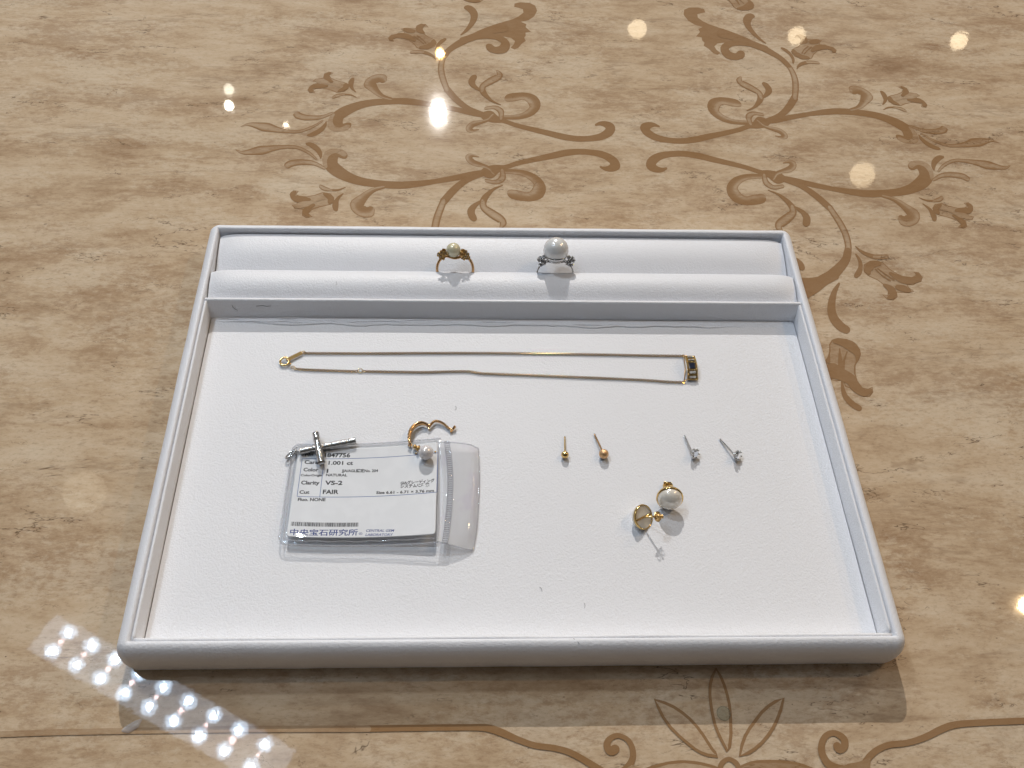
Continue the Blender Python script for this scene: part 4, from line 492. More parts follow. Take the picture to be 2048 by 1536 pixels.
# dark joint behind the insert
# base pad
bp = MB(); nx, ny = 150, 90
x0l, x1l = FLc.x + 1.9, FRc.x - 1.9
for j in range(ny+1):
    t = j/ny; y = 1.2 + (165.2-1.2)*t
    L_, R_ = along(FLc, BLc, y).x + 1.95, along(FRc, BRc, y).x - 1.95
    for i in range(nx+1):
        u = i/nx; x = L_ + (R_-L_)*u
        e = min(x-L_, R_-x, y-1.2)
        z = ZB + .10*noise.noise(Vector((x*.02, y*.02, 0))) - (.55*(1-min(1, e/.9))**2)
        bp.v.append((x, y, z))
for j in range(ny):
    for i in range(nx): bp.f.append((j*(nx+1)+i, j*(nx+1)+i+1, (j+1)*(nx+1)+i+1, (j+1)*(nx+1)+i))
bp.build('base_pad', m_leather_in, tray)
# puckered fabric along the foot of the divider
fd = MB()
for k in range(5):
    xa = -146.5 + (0 if k < 3 else random.uniform(10, 60)); xb = (-30, 10, -60, 60, 120)[k]
    pts = []; y0 = 164.3 - .75*k
    N = int((xb-xa)/2.2)
    for i in range(N+1):
        x = xa + (xb-xa)*i/N
        pts.append((x, y0 + 1.5*noise.noise(Vector((x*.06, k*5.3, 1))) + .4*noise.noise(Vector((x*.3, k, 4))), ZB + .02 + .05*noise.noise(Vector((x*.1, k, 7)))))
    fd.tube(pts, [.60*min(1, i/6, (N-i)/10)+.04 for i in range(N+1)], 8)
fd.build('fabric_pleat', m_leather_in, tray)
# divider board
dv = MB(); pr = [(164.9, ZB-3), (165.1, ZB), (168.2, 18.4), (168.5, 19.1), (169.1, 19.35), (169.9, 19.2), (170.2, 18.4), (170.2, ZB-3)]
for i in range(81):
    t = i/80
    for y, z in pr:
        xl, xr = along(FLc, BLc, y).x + .5, along(FRc, BRc, y).x - .5
        x = xl+(xr-xl)*t; dv.v.append((x, y + .5*t + .12*noise.noise(Vector((x*.02, 2, 2))), z + (.12*noise.noise(Vector((x*.03, 5, 2))) if z > 15 else 0)))
k = len(pr)
for i in range(80):
    for j in range(k-1): dv.f.append((i*k+j, i*k+j+1, (i+1)*k+j+1, (i+1)*k+j))
dv.build('divider', m_leather_in, tray)
# ring rolls
def roll(ya, yb, zf, zc, zk, seed):
    m = MB(); nu, nv = 120, 26
    for i in range(nu+1):
        u = i/nu
        for j in range(nv+1):
            v = j/nv; y = ya + (yb-ya)*v
            xl, xr = along(FLc, BLc, y).x + .6, along(FRc, BRc, y).x - .6
            x = xl + (xr-xl)*u; e = min(x-xl, xr-x); end = 1-math.exp(-e/5.0); endy = min(1, .82+.18*(1-math.exp(-e/3.0)))
            base = zf*(1-v) + zk*v
            arch = (1-abs(2*v-1)**1.9)
            z = base + (zc-max(zf, zk))*arch*(.25+.75*end) + .22*noise.noise(Vector((x*.018, y*.05, seed)))*end*arch - (1-end)*.5
            yy = (ya+yb)/2 + (y-(ya+yb)/2)*endy + .5*u
            m.v.append((x, yy, z))
        # skirts
    k = nv+1
    for i in range(nu):
        for j in range(nv): m.f.append((i*k+j, (i+1)*k+j, (i+1)*k+j+1, i*k+j+1))
    for side in (0, nv):
        b0 = len(m.v)
        for i in range(nu+1):
            q = m.v[i*k+side]; m.v.append((q[0], q[1] + (.5 if side == 0 else -.5), q[2]-1.2)); m.v.append((q[0], q[1] + (.6 if side == 0 else -.6), 6))
        for i in range(nu):
            a, c = i*k+side, (i+1)*k+side; p_, q_ = b0+2*i, b0+2*i+2
            if side == 0: m.f += [(a, p_, q_, c), (p_, p_+1, q_+1, q_)]
            else: m.f += [(a, c, q_, p_), (p_, q_, q_+1, p_+1)]
    return m.build('ring_roll', m_leather, tray)
roll(170.5, 188.4, 16.4, 21.6, 18.9, 1.0)
roll(189.5, 214.9, 12.8, 19.4, 17.0, 6.0)

# ---------------------------------------------------------------- jewellery: shared bits
def brilliant(mb, c, r, axis, n=8, deep=.75):
    z = Vector(axis).normalized(); x = z.orthogonal().normalized(); y = z.cross(x); c = Vector(c); v = []
    for rr, h, off in ((.55, .32, 0), (1, .0, .5), (1, -.06, .5)):
        for i in range(n):
            a = 2*math.pi*(i+off)/n; v.append(c + z*h*r + (x*math.cos(a)+y*math.sin(a))*rr*r)
    v.append(c - z*deep*r); f = [tuple(range(n))]
    for i in range(n):
        j = (i+1) % n
        f += [(i, n+i, j), (n+i, n+j, j), (n+i, 2*n+i, 2*n+j, n+j), (2*n+i, 3*n, 2*n+j)]
    mb.add(v, [tuple(reversed(q)) for q in f])
# --- gold ring
YS = 189.2
gr = thing('pearl_ring', 'gold ring with small golden pearl and leaf clusters, left one in the ring slot', 'ring', (-27.3, YS, 12.5))
def band(mb, cx, zc, R, dip, w, th, y=YS, n=72, dw=4.2):
    P = []
    for i in range(n):
        a = 2*math.pi*i/n; x = math.sin(a)*R; z = math.cos(a)*R
        d = dip*math.exp(-(x/dw)**2) if z > 0 else 0
        P.append(Vector((cx+x, y, zc+z-d)))
    v = []; f = []; K = 8
    for i in range(n):
        t = (P[(i+1) % n]-P[i-1]).normalized(); nn = Vector((t.z, 0, -t.x)); nn = -nn if (nn.dot(P[i]-Vector((cx, y, zc))) < 0) else nn
        up = max(0, (P[i].z-zc)/R); ww = w*(1+.15*up)
        for k in range(K):
            q = 2*math.pi*(k+.5)/K; v.append(P[i] + nn*math.cos(q)*th + Vector((0,1,0))*math.sin(q)*ww)
    for i in range(n):
        j = (i+1) % n
        for k in range(K): f.append((i*K+k, j*K+k, j*K+(k+1) % K, i*K+(k+1) % K))
    mb.add(v, f)
m = MB(); band(m, -27.3, 19.8, 9.2, 3.2, 1.3, .72); m.lean().build('band', m_rose, gr)
m = MB(); m.sphere((-28.1, YS, 30.0), 3.7, 40, 26); m.lean().build('pearl', m_pearl_gold, gr)
lf = MB(); st = MB()
def leaf(mb, c, d, s, nrm_):
    d = Vector(d).normalized(); nrm_ = Vector(nrm_).normalized(); sd = d.cross(nrm_).normalized(); c = Vector(c); v = []; f = []
    for i in range(7):
        t = i/6; w = math.sin(math.pi*min(1, t*1.02))**.7*.45*s + .05
        ctr_ = c + d*s*t + nrm_*math.sin(math.pi*t)*.25*s
        v += [ctr_-sd*w, ctr_-nrm_*.22*s*(1-t), ctr_+sd*w, ctr_+nrm_*.10]
    for i in range(6):
        for k in range(4): f.append((i*4+k, (i+1)*4+k, (i+1)*4+(k+1) % 4, i*4+(k+1) % 4))
    mb.add(v, f)
for s_, cx_ in ((-1, -33.1), (1, -23.2)):
    for (dx, dz, a) in ((0, 0, 100), (.3, -1.5, 200), (-1.1, .6, 60), (1.0, 1.1, 20), (1.3, -.7, 330), (-.2, 1.7, 120), (2.1, .3, 40), (2.5, -1.2, 310)):
        if s_ < 0 and dx > 2.2: continue
        c0 = (cx_ + s_*dx, YS-1.2+random.uniform(-.7,.7), 28.2+dz*1.15-abs(dx)*.15)
        for q in range(4):
            aa = math.radians(a+q*90); leaf(lf, c0, (math.cos(aa), -.45, math.sin(aa)), 1.55, (math.cos(aa)*.3, -1, .55))
        if random.random() < .7: brilliant(st, (c0[0], c0[1]-.8, c0[2]+.4), .62, (0, -.8, .6), 6)
lf.lean().build('leaf_cluster', m_gold_soft, gr, False); st.lean().build('stone', m_citrine, gr, False)
# --- silver ring
sr = thing('pearl_ring', 'silver ring with one large white pearl and diamond shoulders, right one in the ring slot', 'ring', (24.2, YS, 12.5))
m = MB(); band(m, 24.2, 17.3, 9.5, 2.6, 1.4, .48, dw=5.0); m.lean().build('band', m_silver, sr)
m = MB(); m.sphere((24.1, YS, 30.7), 6.45, 48, 32); m.lean().build('pearl', m_pearl_big, sr)
m = MB(); cz = 13.2; cxx = 24.3
for yy in (-1.5, 1.5):
    m.tube([(cxx+x, YS+yy, 25.6+x*x*.01) for x in range(-5, 6)], .26, 8)
for x in range(-5, 6, 2): m.tube([(cxx+x, YS-1.4, 24.3), (cxx+x, YS-1.5, 25.7)], .26, 6)
m.lathe([(1.0,-1.4),(3.2,-1.0),(4.6,.4),(5.6,1.8),(5.9,1.9),(5.0,.2),(3.2,-1.6),(1.0,-2.0)], (24.1, YS, 26.0), (0,0,1), 28); m.lean().build('basket', m_silver, sr)
st = MB(); pg = MB(); ST_AX = [(s_*.30, -.80, .55) for s_ in (-1, 1)]
for s_, cx_, AX in ((-1, 17.0, ST_AX[0]), (1, 31.7, ST_AX[1])):
    for i, (dx, dz, r) in enumerate(((0, 0, 1.35), (.5*s_, -2.0, 1.1), (-.9*s_, 1.9, 1.1), (1.5*s_, .3, .9), (-1.3*s_, -.6, 1.0), (.9*s_, 1.7, .8))):
        c0 = Vector((cx_+dx, YS-1.7, 25.4+dz)); brilliant(st, c0+Vector(AX)*.15, r, AX, 8)
        pg.lathe([(r*.75,-.9),(r*1.12,.0),(r*.98,.10),(r*.6,-.9)], c0, AX, 14)
        for q in range(4):
            a = math.radians(45+90*q); ax = Vector(AX).normalized(); xx = ax.orthogonal().normalized(); yy = ax.cross(xx)
            pg.sphere(c0+(xx*math.cos(a)+yy*math.sin(a))*r*.98+ax*.2, .28, 8, 6)
    pg.box((cx_+.1*s_, YS, 24.6), (3.2, 2.2, 4.4), Matrix.Rotation(.45*s_, 3, 'Y'))
pg.lean().build('setting', m_silver, sr); st.lean().build('diamond', m_diamond, sr, False)

# ---------------------------------------------------------------- necklace
zc_ = 10.15
nk = thing('necklace', 'fine gold curb chain laid out in a long loop with a bar pendant of stones', 'necklace', (0, 140, ZB))
up_ = [Vector((*q, zc_)) for q in [(-99.88,143.21),(-92.64,143.16),(-72.32,143.21),(-39.2,143.62),(-9.71,143.82),(19.99,143.56),(49.88,143.21),(67.4,142.9),(86.64,142.75)]]
lo_ = [Vector((*q, zc_)) for q in [(-103.39,133.83),(-96.44,133.32),(-89.03,133.04),(-79.7,132.68),(-74.43,132.56)]]
lo2 = [Vector((*q, zc_)) for q in [(-70.13,132.58),(-55.74,132.37),(-42.26,132.23),(-30.45,132.65),(-21.98,132.81),(-19.07,132.59),(-15.19,131.84),(-9.86,131.46),(19.31,130.26),(48.59,128.99),(65.72,128.13),(77.19,127.18),(84.44,126.92)]]
ch = MB()
def chain(P):
    Q = resample(spline(P, 8), .95)
    for i, c in enumerate(Q):
        t = (Q[min(i+1, len(Q)-1)]-Q[max(i-1, 0)]).normalized(); sd = Vector((-t.y, t.x, 0))
        zz = noise.noise(Vector((i*.05, P[0].y, 0)))*.1
        ax = (Vector((0,0,1))*.72 + sd*(.70 if i % 2 else -.70) + t*.25).normalized()
        x_ = (t - ax*t.dot(ax)).normalized()
        ch.ring(c + Vector((0, 0, zz*.4)), .74, .20, ax, 10, 6, .66, x_)
chain(up_); chain(lo_); chain(lo2)
ch.build('chain', m_chain, nk, False)
jr = MB(); c = [(-72.34,132.75)][0]; jr.ring((*c, 10.2), 1.12, .21, (0, -.15, 1), 22, 8); jr.build('jump_ring', m_gold, nk)
jr = MB(); c = [(-100.59,143.56)][0]; jr.ring((*c, 10.3), .75, .2, (.2, .2, 1), 16, 8); jr.build('jump_ring', m_gold, nk)
jr = MB(); c = [(-104.78,134.59)][0]; jr.ring((*c, 10.3), .85, .2, (-.2, .3, 1), 16, 8); jr.build('jump_ring', m_gold, nk)
cl = MB(); c = [(-108.92,137.68)][0]; cl.ring((*c, 10.75), 2.1, .52, (0, -.12, 1), 36, 10)
c2 = [(-106.21,136.28)][0]; cl.box((c2[0], c2[1], 10.9), (1.1, .7, .8), Matrix.Rotation(-.5, 3, 'Z')); cl.build('spring_clasp', m_gold, nk)
a, b_ = [Vector((*q, 10.4)) for q in [(-107.27,138.98),(-101.25,142.98)]]
d = (b_-a); tg = MB(); rot = Matrix.Rotation(math.atan2(d.y, d.x), 3, 'Z') @ Matrix.Rotation(.25, 3, 'X')
tg.box((a+b_)/2+Vector((0,0,.35)), (d.length, 1.75, .32), rot); tg.ring(a-d.normalized()*.2+Vector((0,0,.3)), .8, .25, (0,0,1), 14, 6); tg.build('tag_plate', m_gold_soft, nk, False)
# pendant bar: an arched channel set with 2x2 diamonds, a dark stone and 2x2 diamonds
pd = thing('_tmp', '', '', (0,0,0)); bpy.data.objects.remove(pd)
PC = [(88.86,133.86)][0]
pm = MB(); Lh = 5.9; wv = 2.55
def pend_pt(s, x, h):      # s: -1..1 along y, h height over the arch
    a = s*.60; R = 11.0
    return Vector((PC[0]+x + .35*s*-1, PC[1] + math.sin(a)*(R+h)*.93, ZB+.5 + (math.cos(a)-math.cos(.60))*(R+h)*1.05 + 2.3 + 1.7*s))
n = 24; ix = [(-wv, -1.9), (-wv, .15), (-wv+.55, .25), (-wv+.75, 0), (wv-.75, 0), (wv-.55, .25), (wv, .15), (wv, -1.9)]
b0 = len(pm.v)
for i in range(n+1):
    for x, h in ix: pm.v.append(tuple(pend_pt(-1+2*i/n, x, h)))
for i in range(n):
    for j in range(8): pm.f.append((b0+i*8+j, b0+(i+1)*8+j, b0+(i+1)*8+(j+1) % 8, b0+i*8+(j+1) % 8))
pm.f.append(tuple(range(8))); pm.f.append(tuple(range(n*8, n*8+8))[::-1])
for s in (-1, -.30, .30, 1):
    pm.tube([pend_pt(s*.97, x, .35) for x in (-wv, -1, 0, 1, wv)], .30, 8)
for s in (-.92, -.62, -.3, 0, .3, .62, .92):
    for x in (-wv+.2, wv-.2): pm.sphere(pend_pt(s, x, .5), .36, 10, 8)
pf_ = pm.build('pendant_frame', m_gold, nk)
dm = MB()
for s0 in (-.64, .64):
    for ds in (-.155, .155):
        for x in (-.8, .8):
            p = pend_pt(s0+ds, x, .42); brilliant(dm, p+(pend_pt(s0+ds, x, 1.4)-p)*.45, .84, pend_pt(s0+ds, x, 1.4)-p, 8)
            for q in range(3): pm2 = None
dm.build('diamond', m_pave, pf_, False)
pr_ = MB()
for s0 in (-.64, .64):
    for ds in (-.3, 0, .3):
        for x in (-1.55, 0, 1.55): pr_.sphere(pend_pt(s0+ds, x, .62), .22, 8, 6)
pr_.build('prong', m_gold, pf_)
sp = MB(); v = []
for (k, hh) in ((1.0, .15), (.72, .75)):
    for s, x in ((-.235, -1.65), (-.235, 1.65), (.235, 1.65), (.235, -1.65)): v.append(pend_pt(s*k, x*k, hh))
sp.add(v, [(4,5,6,7), (0,1,5,4), (1,2,6,5), (2,3,7,6), (3,0,4,7)]); sp.build('sapphire', m_sapphire, pf_, False)
ld = MB()
ld.tube([(*[(86.64,142.75)][0], zc_), pend_pt(.95, -2.4, 0)], .35, 8); ld.tube([(*[(84.44,126.92)][0], zc_), pend_pt(-.95, -2.4, 0)], .35, 8)
ld.tube([(*[(86.87,142.63)][0], zc_+.2), (*[(86.37,134.41)][0], zc_+.6), (*[(84.7,127.04)][0], zc_+.2)], .20, 6); ld.build('end_loop', m_gold_soft, nk)

# ---------------------------------------------------------------- grading card in its clear pouch
GRID = [[(-97.08,90.17,10.3),(-91.85,90.02,10.33),(-86.63,89.94,10.35),(-81.41,89.93,10.38),(-76.18,89.99,10.4),(-70.96,90.13,10.43),(-65.73,90.33,10.45),(-60.49,90.61,10.48),(-55.25,90.97,10.5),(-50.0,91.39,10.53),(-44.73,91.89,10.55),(-39.46,92.47,10.58),(-34.17,93.12,10.6)],[(-97.09,84.37,10.52),(-91.87,84.2,10.54),(-86.64,84.1,10.57),(-81.42,84.07,10.59),(-76.19,84.11,10.61),(-70.96,84.22,10.64),(-65.73,84.4,10.66),(-60.49,84.65,10.69),(-55.25,84.97,10.73),(-49.99,85.35,10.77),(-44.73,85.81,10.82),(-39.45,86.34,10.87),(-34.16,86.94,10.92)],[(-97.08,78.62,10.84),(-91.85,78.43,10.87),(-86.63,78.31,10.89),(-81.41,78.26,10.91),(-76.18,78.27,10.93),(-70.95,78.36,10.95),(-65.72,78.52,10.97),(-60.48,78.74,11.01),(-55.24,79.02,11.07),(-49.98,79.36,11.14),(-44.72,79.77,11.21),(-39.44,80.25,11.3),(-34.16,80.79,11.39)],[(-97.06,72.94,11.22),(-91.83,72.73,11.24),(-86.61,72.59,11.26),(-81.38,72.52,11.28),(-76.16,72.52,11.29),(-70.93,72.58,11.31),(-65.71,72.72,11.33),(-60.47,72.9,11.38),(-55.22,73.14,11.46),(-49.97,73.44,11.56),(-44.7,73.81,11.68),(-39.43,74.23,11.8),(-34.15,74.72,11.94)],[(-97.02,67.33,11.64),(-91.8,67.11,11.66),(-86.58,66.95,11.67),(-81.36,66.86,11.68),(-76.13,66.84,11.7),(-70.91,66.88,11.71),(-65.68,67.0,11.73),(-60.45,67.15,11.79),(-55.2,67.36,11.9),(-49.94,67.61,12.03),(-44.68,67.93,12.19),(-39.41,68.3,12.36),(-34.13,68.74,12.55)],[(-96.98,61.81,12.09),(-91.76,61.57,12.1),(-86.54,61.4,12.11),(-81.32,61.29,12.13),(-76.1,61.25,12.14),(-70.88,61.27,12.15),(-65.66,61.36,12.16),(-60.42,61.49,12.24),(-55.17,61.65,12.37),(-49.92,61.87,12.54),(-44.66,62.14,12.74),(-39.39,62.46,12.96),(-34.12,62.84,13.21)],[(-96.93,56.38,12.57),(-91.71,56.12,12.58),(-86.49,55.93,12.59),(-81.28,55.81,12.59),(-76.06,55.74,12.6),(-70.85,55.75,12.61),(-65.63,55.82,12.62),(-60.39,55.91,12.71),(-55.14,56.04,12.87),(-49.89,56.22,13.08),(-44.63,56.44,13.32),(-39.37,56.71,13.6),(-34.1,57.04,13.9)],[(-96.87,51.02,13.07),(-91.66,50.75,13.08),(-86.44,50.55,13.08),(-81.23,50.41,13.09),(-76.02,50.33,13.09),(-70.81,50.31,13.09),(-65.59,50.36,13.1),(-60.36,50.43,13.2),(-55.11,50.52,13.4),(-49.86,50.65,13.64),(-44.61,50.83,13.94),(-39.35,51.05,14.27),(-34.08,51.33,14.64)],[(-96.81,45.76,13.6),(-91.6,45.47,13.6),(-86.39,45.25,13.6),(-81.18,45.09,13.6),(-75.97,45.0,13.6),(-70.76,44.96,13.6),(-65.55,44.99,13.6),(-60.32,45.03,13.72),(-55.08,45.09,13.95),(-49.83,45.18,14.24),(-44.58,45.32,14.58),(-39.32,45.49,14.97),(-34.06,45.71,15.4)]]
def card_pt(u, v, dz=0.0):
    U = min(max(u, 0), 1)*12; V = min(max(v, 0), 1)*8; i = min(int(U), 11); j = min(int(V), 7); a = U-i; b_ = V-j
    p = [Vector(GRID[j+q][i+r]) for q in (0,1) for r in (0,1)]
    q = (p[0]*(1-a)+p[1]*a)*(1-b_) + (p[2]*(1-a)+p[3]*a)*b_
    # extrapolate past the edges
    if u < 0 or u > 1: q += (Vector(GRID[j][12])-Vector(GRID[j][0]))*(u-U/12)
    if v < 0 or v > 1: q += (Vector(GRID[8][i])-Vector(GRID[0][i]))*(v-V/8)
    return q + Vector((0, 0, dz))
card = MB(); nu, nv = 48, 32; rc = .035
def cornered(u, v):
    ru, rv = .022, .034
    cu = min(max(u, ru), 1-ru); cv = min(max(v, rv), 1-rv)
    if (u != cu) and (v != cv):
        du, dv_ = (u-cu)/ru, (v-cv)/rv; l = math.hypot(du, dv_); mx_ = max(abs(du), abs(dv_))
        du, dv_ = du*mx_/l, dv_*mx_/l; return cu+du*ru, cv+dv_*rv
    return u, v
us = [0, .007, .014, .022] + [.022+(1-.044)*i/40 for i in range(1, 41)] + [.986, .993, 1]
vs = [0, .011, .022, .034] + [.034+(1-.068)*i/26 for i in range(1, 27)] + [.978, .989, 1]
for dz in (.0, -.18):
    for v in vs:
        for u in us: card.v.append(tuple(card_pt(*cornered(u, v), dz)))
NU, NV = len(us), len(vs)
for lay in (0, 1):
    o_ = lay*NU*NV
    for j in range(NV-1):
        for i in range(NU-1):
            q = (o_+j*NU+i, o_+(j+1)*NU+i, o_+(j+1)*NU+i+1, o_+j*NU+i+1); card.f.append(q if lay == 0 else q[::-1])
edge = [i for i in range(NU)] + [j*NU+NU-1 for j in range(1, NV)] + [(NV-1)*NU+i for i in range(NU-2, -1, -1)] + [j*NU for j in range(NV-2, 0, -1)]
for a, b_ in zip(edge, edge[1:]+edge[:1]): card.f.append((a, b_, b_+NU*NV, a+NU*NV))
card_o = card.build('grading_card', m_paper)
tag(card_o, 'white printed gem grading card with barcode, inside the clear pouch', 'card')
# print
def text_verts(s, shear=0.0, bold=0.0):
    cu = bpy.data.curves.new('t', 'FONT'); cu.body = s; cu.size = 1; cu.shear = shear; cu.offset = bold; cu.resolution_u = 3
    o = bpy.data.objects.new('t', cu); C.collection.objects.link(o)
    dg = bpy.context.evaluated_depsgraph_get(); me = bpy.data.meshes.new_from_object(o.evaluated_get(dg))
    v = [tuple(q.co) for q in me.vertices]; f = [tuple(p.vertices) for p in me.polygons]
    bpy.data.objects.remove(o); bpy.data.curves.remove(cu); bpy.data.meshes.remove(me)
    return v, f
def put_text(mb, s, a, b_, hv, shear=0.0, bold=0.0):
    """a, b_: card uv of the baseline's ends; hv: cap height in v"""
    v, f = text_verts(s, shear, bold)
    if not v: return
    x0 = min(q[0] for q in v); x1 = max(q[0] for q in v)
    cap = .73
    out = []
    for x, y, _ in v:
        t = (x-x0)/(x1-x0); u = a[0]+(b_[0]-a[0])*t; w = a[1]+(b_[1]-a[1])*t - y/cap*hv*1.1
        out.append(card_pt(u, w, .035))
    mb.add(out, f)
tx = MB()
for args in (
    ('No.', (0.0537,0.0903), (0.1224,0.0883), .036), ('1847756', (0.1942,0.097), (0.3758,0.1022), .042), ('Carat', (0.0571,0.1749), (0.1727,0.1755), .036), ('1.001 ct', (0.2271,0.1812), (0.4016,0.188), .038),
    ('Color', (0.0566,0.2597), (0.1609,0.2589), .036), ('I', (0.2201,0.2726), (0.2322,0.2726), .040), ('JJA/AGL認定No. 204', (0.3269,0.2649), (0.5828,0.2767), .027), ('ColorOrigin', (0.0425,0.3161), (0.193,0.3139), .021),
    ('NATURAL', (0.2191,0.3112), (0.3685,0.3149), .026), ('Clarity', (0.0525,0.4077), (0.181,0.4056), .038), ('VS-2', (0.2186,0.4074), (0.3406,0.4089), .042), ('GIAグレーディング', (0.7468,0.4296), (0.9821,0.4294), .027),
    ('システムに準拠', (0.7466,0.4661), (0.9494,0.4736), .029), ('Cut', (0.0492,0.512), (0.119,0.5112), .034), ('FAIR', (0.2109,0.5087), (0.3201,0.5081), .042), ('Size 6.61 - 6.71 × 3.76 mm', (0.5814,0.5186), (0.9819,0.5392), .027), ('Fluo. NONE', (0.0457,0.5946), (0.2359,0.5901), .032)):
    put_text(tx, *args, 0.0, .032)
def bar(mb, u0, v0, u1, v1, n=1, dz=.03):
    for i in range(n):
        a, b_ = i/n, (i+1)/n
        ul, ur = u0+(u1-u0)*a, u0+(u1-u0)*b_
        mb.add([card_pt(ul, v0, dz), card_pt(ul, v1, dz), card_pt(ur, v1, dz), card_pt(ur, v0, dz)], [(0,1,2,3)])
a, b_ = (0.0228,0.8313), (0.4758,0.8764)
u = a[0]; random.seed(3)
while u < b_[0]:
    w = random.choice((.0022, .0022, .0042, .0062)); bar(tx, u, a[1], min(u+w, b_[0]), b_[1]); u += w + random.choice((.0018, .0018, .0034))
# blue rules
bl = MB(); A_ = (0.0414,0.098); B_ = (1.004,0.1363); C_ = (0.0328,0.5372); D_ = (0.9992,0.5535)
ua, ub, va, vb = (A_[0]+C_[0])/2, (B_[0]+D_[0])/2, (A_[1]+B_[1])/2, (C_[1]+D_[1])/2
tv = .0055; tu = .0036
bar(bl, ua, va-tv/2, ub, va+tv/2, 20); bar(bl, ua, vb-tv/2, ub, vb+tv/2, 20)
bar(bl, ua-tu/2, va+tv/2, ua+tu/2, vb-tv/2); bar(bl, ub-tu/2, va+tv/2, ub+tu/2, vb-tv/2)
um = ((0.2003,0.1777)[0]+(0.1873,0.5212)[0])/2; bar(bl, um-tu/2, va+tv/2, um+tu/2, vb-tv/2)
nv_ = MB()
put_text(nv_, '中央宝石研究所', (0.0224,0.9744), (0.4769,0.967), .050, 0, .016)
put_text(nv_, '®', (0.4842,0.9684), (0.5094,0.9691), .026); put_text(nv_, 'CENTRAL GEM', (0.5315,0.9353), (0.7224,0.9452), .026, .22, .014); put_text(nv_, 'LABORATORY', (0.5294,0.9804), (0.7154,0.9907), .026, .22, .014)
tx.build('black_print', m_black, card_o, False); bl.build('blue_rule', m_blue, card_o, False); nv_.build('maker_print', m_navy, card_o, False)

# pouch: closed thin bag round the card + milky flap with press seal
pouch = thing('plastic_pouch', 'clear plastic press-seal pouch holding the printed card, lying on the tray', 'pouch', (-60, 65, ZB))
def bag_pt(s, t):       # s 0..1 left-right, t 0..1 back-front
    u = -.045 + 1.065*s; v = -.045 + 1.125*t
    p = card_pt(u, v)
    p.z = max(p.z, ZB+.45); p.z += -.35*max(0, t-.93)/.07
    return p
bg_ = MB(); N1, N2 = 56, 44
def rr(s, t):
    ru, rv = .05, .07; cu = min(max(s, ru), 1.0); cv = min(max(t, rv), 1-rv)
    if s < ru and t != cv:
        du, dv_ = (s-cu)/ru, (t-cv)/rv; l = math.hypot(du, dv_) or 1; k = max(abs(du), abs(dv_)); return cu+du*k/l*ru, cv+dv_*k/l*rv
    return s, t
for lay, sg in ((0, 1), (1, -1)):
    for j in range(N2+1):
        for i in range(N1+1):
            s, t = rr(i/N1, j/N2); p = bag_pt(s, t); e = min(s, t, 1-t)
            puff = .42*min(1, e/.04)
            w = .16*noise.noise(Vector((p.x*.10, p.y*.10, 4))) + .22*max(0, t-.9)/.1*noise.noise(Vector((p.x*.22, 0, 8)))
            bg_.v.append((p.x, p.y, max(ZB+.16, p.z + sg*puff*(1 if sg > 0 else .55) + (w*min(1, e/.03) if sg > 0 else 0))))
K = (N1+1)*(N2+1)
for lay in (0, 1):
    for j in range(N2):
        for i in range(N1):
            q = (lay*K+j*(N1+1)+i, lay*K+(j+1)*(N1+1)+i, lay*K+(j+1)*(N1+1)+i+1, lay*K+j*(N1+1)+i+1); bg_.f.append(q if lay == 0 else q[::-1])
bg_.build('film', m_film, pouch)
wl = MB()
per = [bag_pt(*rr(s, 0)) for s in [i/30 for i in range(30, -1, -1)]] + [bag_pt(*rr(0, i/30)) for i in range(1, 31)] + [bag_pt(*rr(i/30, 1)) for i in range(1, 31)]
per = [Vector((p.x + .18*noise.noise(p*.15), p.y+.25*noise.noise(p*.12+Vector((5,0,0))), max(ZB+.4, p.z))) for p in per]
wl.tube(per, .38, 8, False, .7)
per2 = [bag_pt(*rr(.028, .03+.94*i/30)) + Vector((0,0,.5)) for i in range(31)] + [bag_pt(.03+.95*i/40, .965) + Vector((0,.2*math.sin(i*.9),.45+.15*noise.noise(Vector((i*.5,0,0))))) for i in range(1, 41)]
wl.tube(per2, .24, 8, False, .7); wl.build('weld', m_weld, pouch)
# flap
F0 = [Vector(q) for q in [(-33.69,92.78,11.2),(-32.02,77.99,11.9),(-31.7,62.74,12.9),(-32.29,50.36,14.2),(-33.14,42.23,15.6)]]
F1 = [Vector(q) for q in [(-27.5,91.94,12.2),(-25.75,77.45,12.9),(-25.81,62.37,13.6),(-26.75,50.42,14.0),(-27.9,41.4,14.3)]]
F2 = [Vector(q) for q in [(-19.98,91.01,12.0),(-18.62,76.4,12.5),(-18.84,61.48,12.9),(-19.91,49.76,12.8),(-22.01,40.52,12.0)]]
F3 = [Vector(q) for q in [(-15.63,89.71,10.6),(-15.24,76.23,10.4),(-15.75,61.51,10.3),(-16.67,49.69,10.3),(-18.19,40.53,10.3)]]
cols_ = [spline(c, 8) for c in (F0, F1, F2, F3)]
fp = MB(); R_ = len(cols_[0]); nb = 24
for j in range(R_):
    row = spline([c[j] for c in cols_], 8)
    for i, p in enumerate(row): fp.v.append((p.x, p.y, p.z + .22*noise.noise(Vector((p.x*.35, p.y*.05, 2)))))
Wd = len(row)
for j in range(R_-1):
    for i in range(Wd-1): fp.f.append((j*Wd+i, (j+1)*Wd+i, (j+1)*Wd+i+1, j*Wd+i+1))
n_ = len(fp.v); fp.v += [(x, y, z-.35) for x, y, z in fp.v]; fp.f += [tuple(n_+q for q in f[::-1]) for f in fp.f]
fp.build('zip_flap', m_flap, pouch)
wl = MB(); wl.tube([fp.v[i] for i in range(Wd)] + [fp.v[j*Wd+Wd-1] for j in range(1, R_)] + [fp.v[(R_-1)*Wd+i] for i in range(Wd-2, -1, -1)], .30, 8); 
wl.build('flap_edge', m_weld, pouch)
zp = MB()
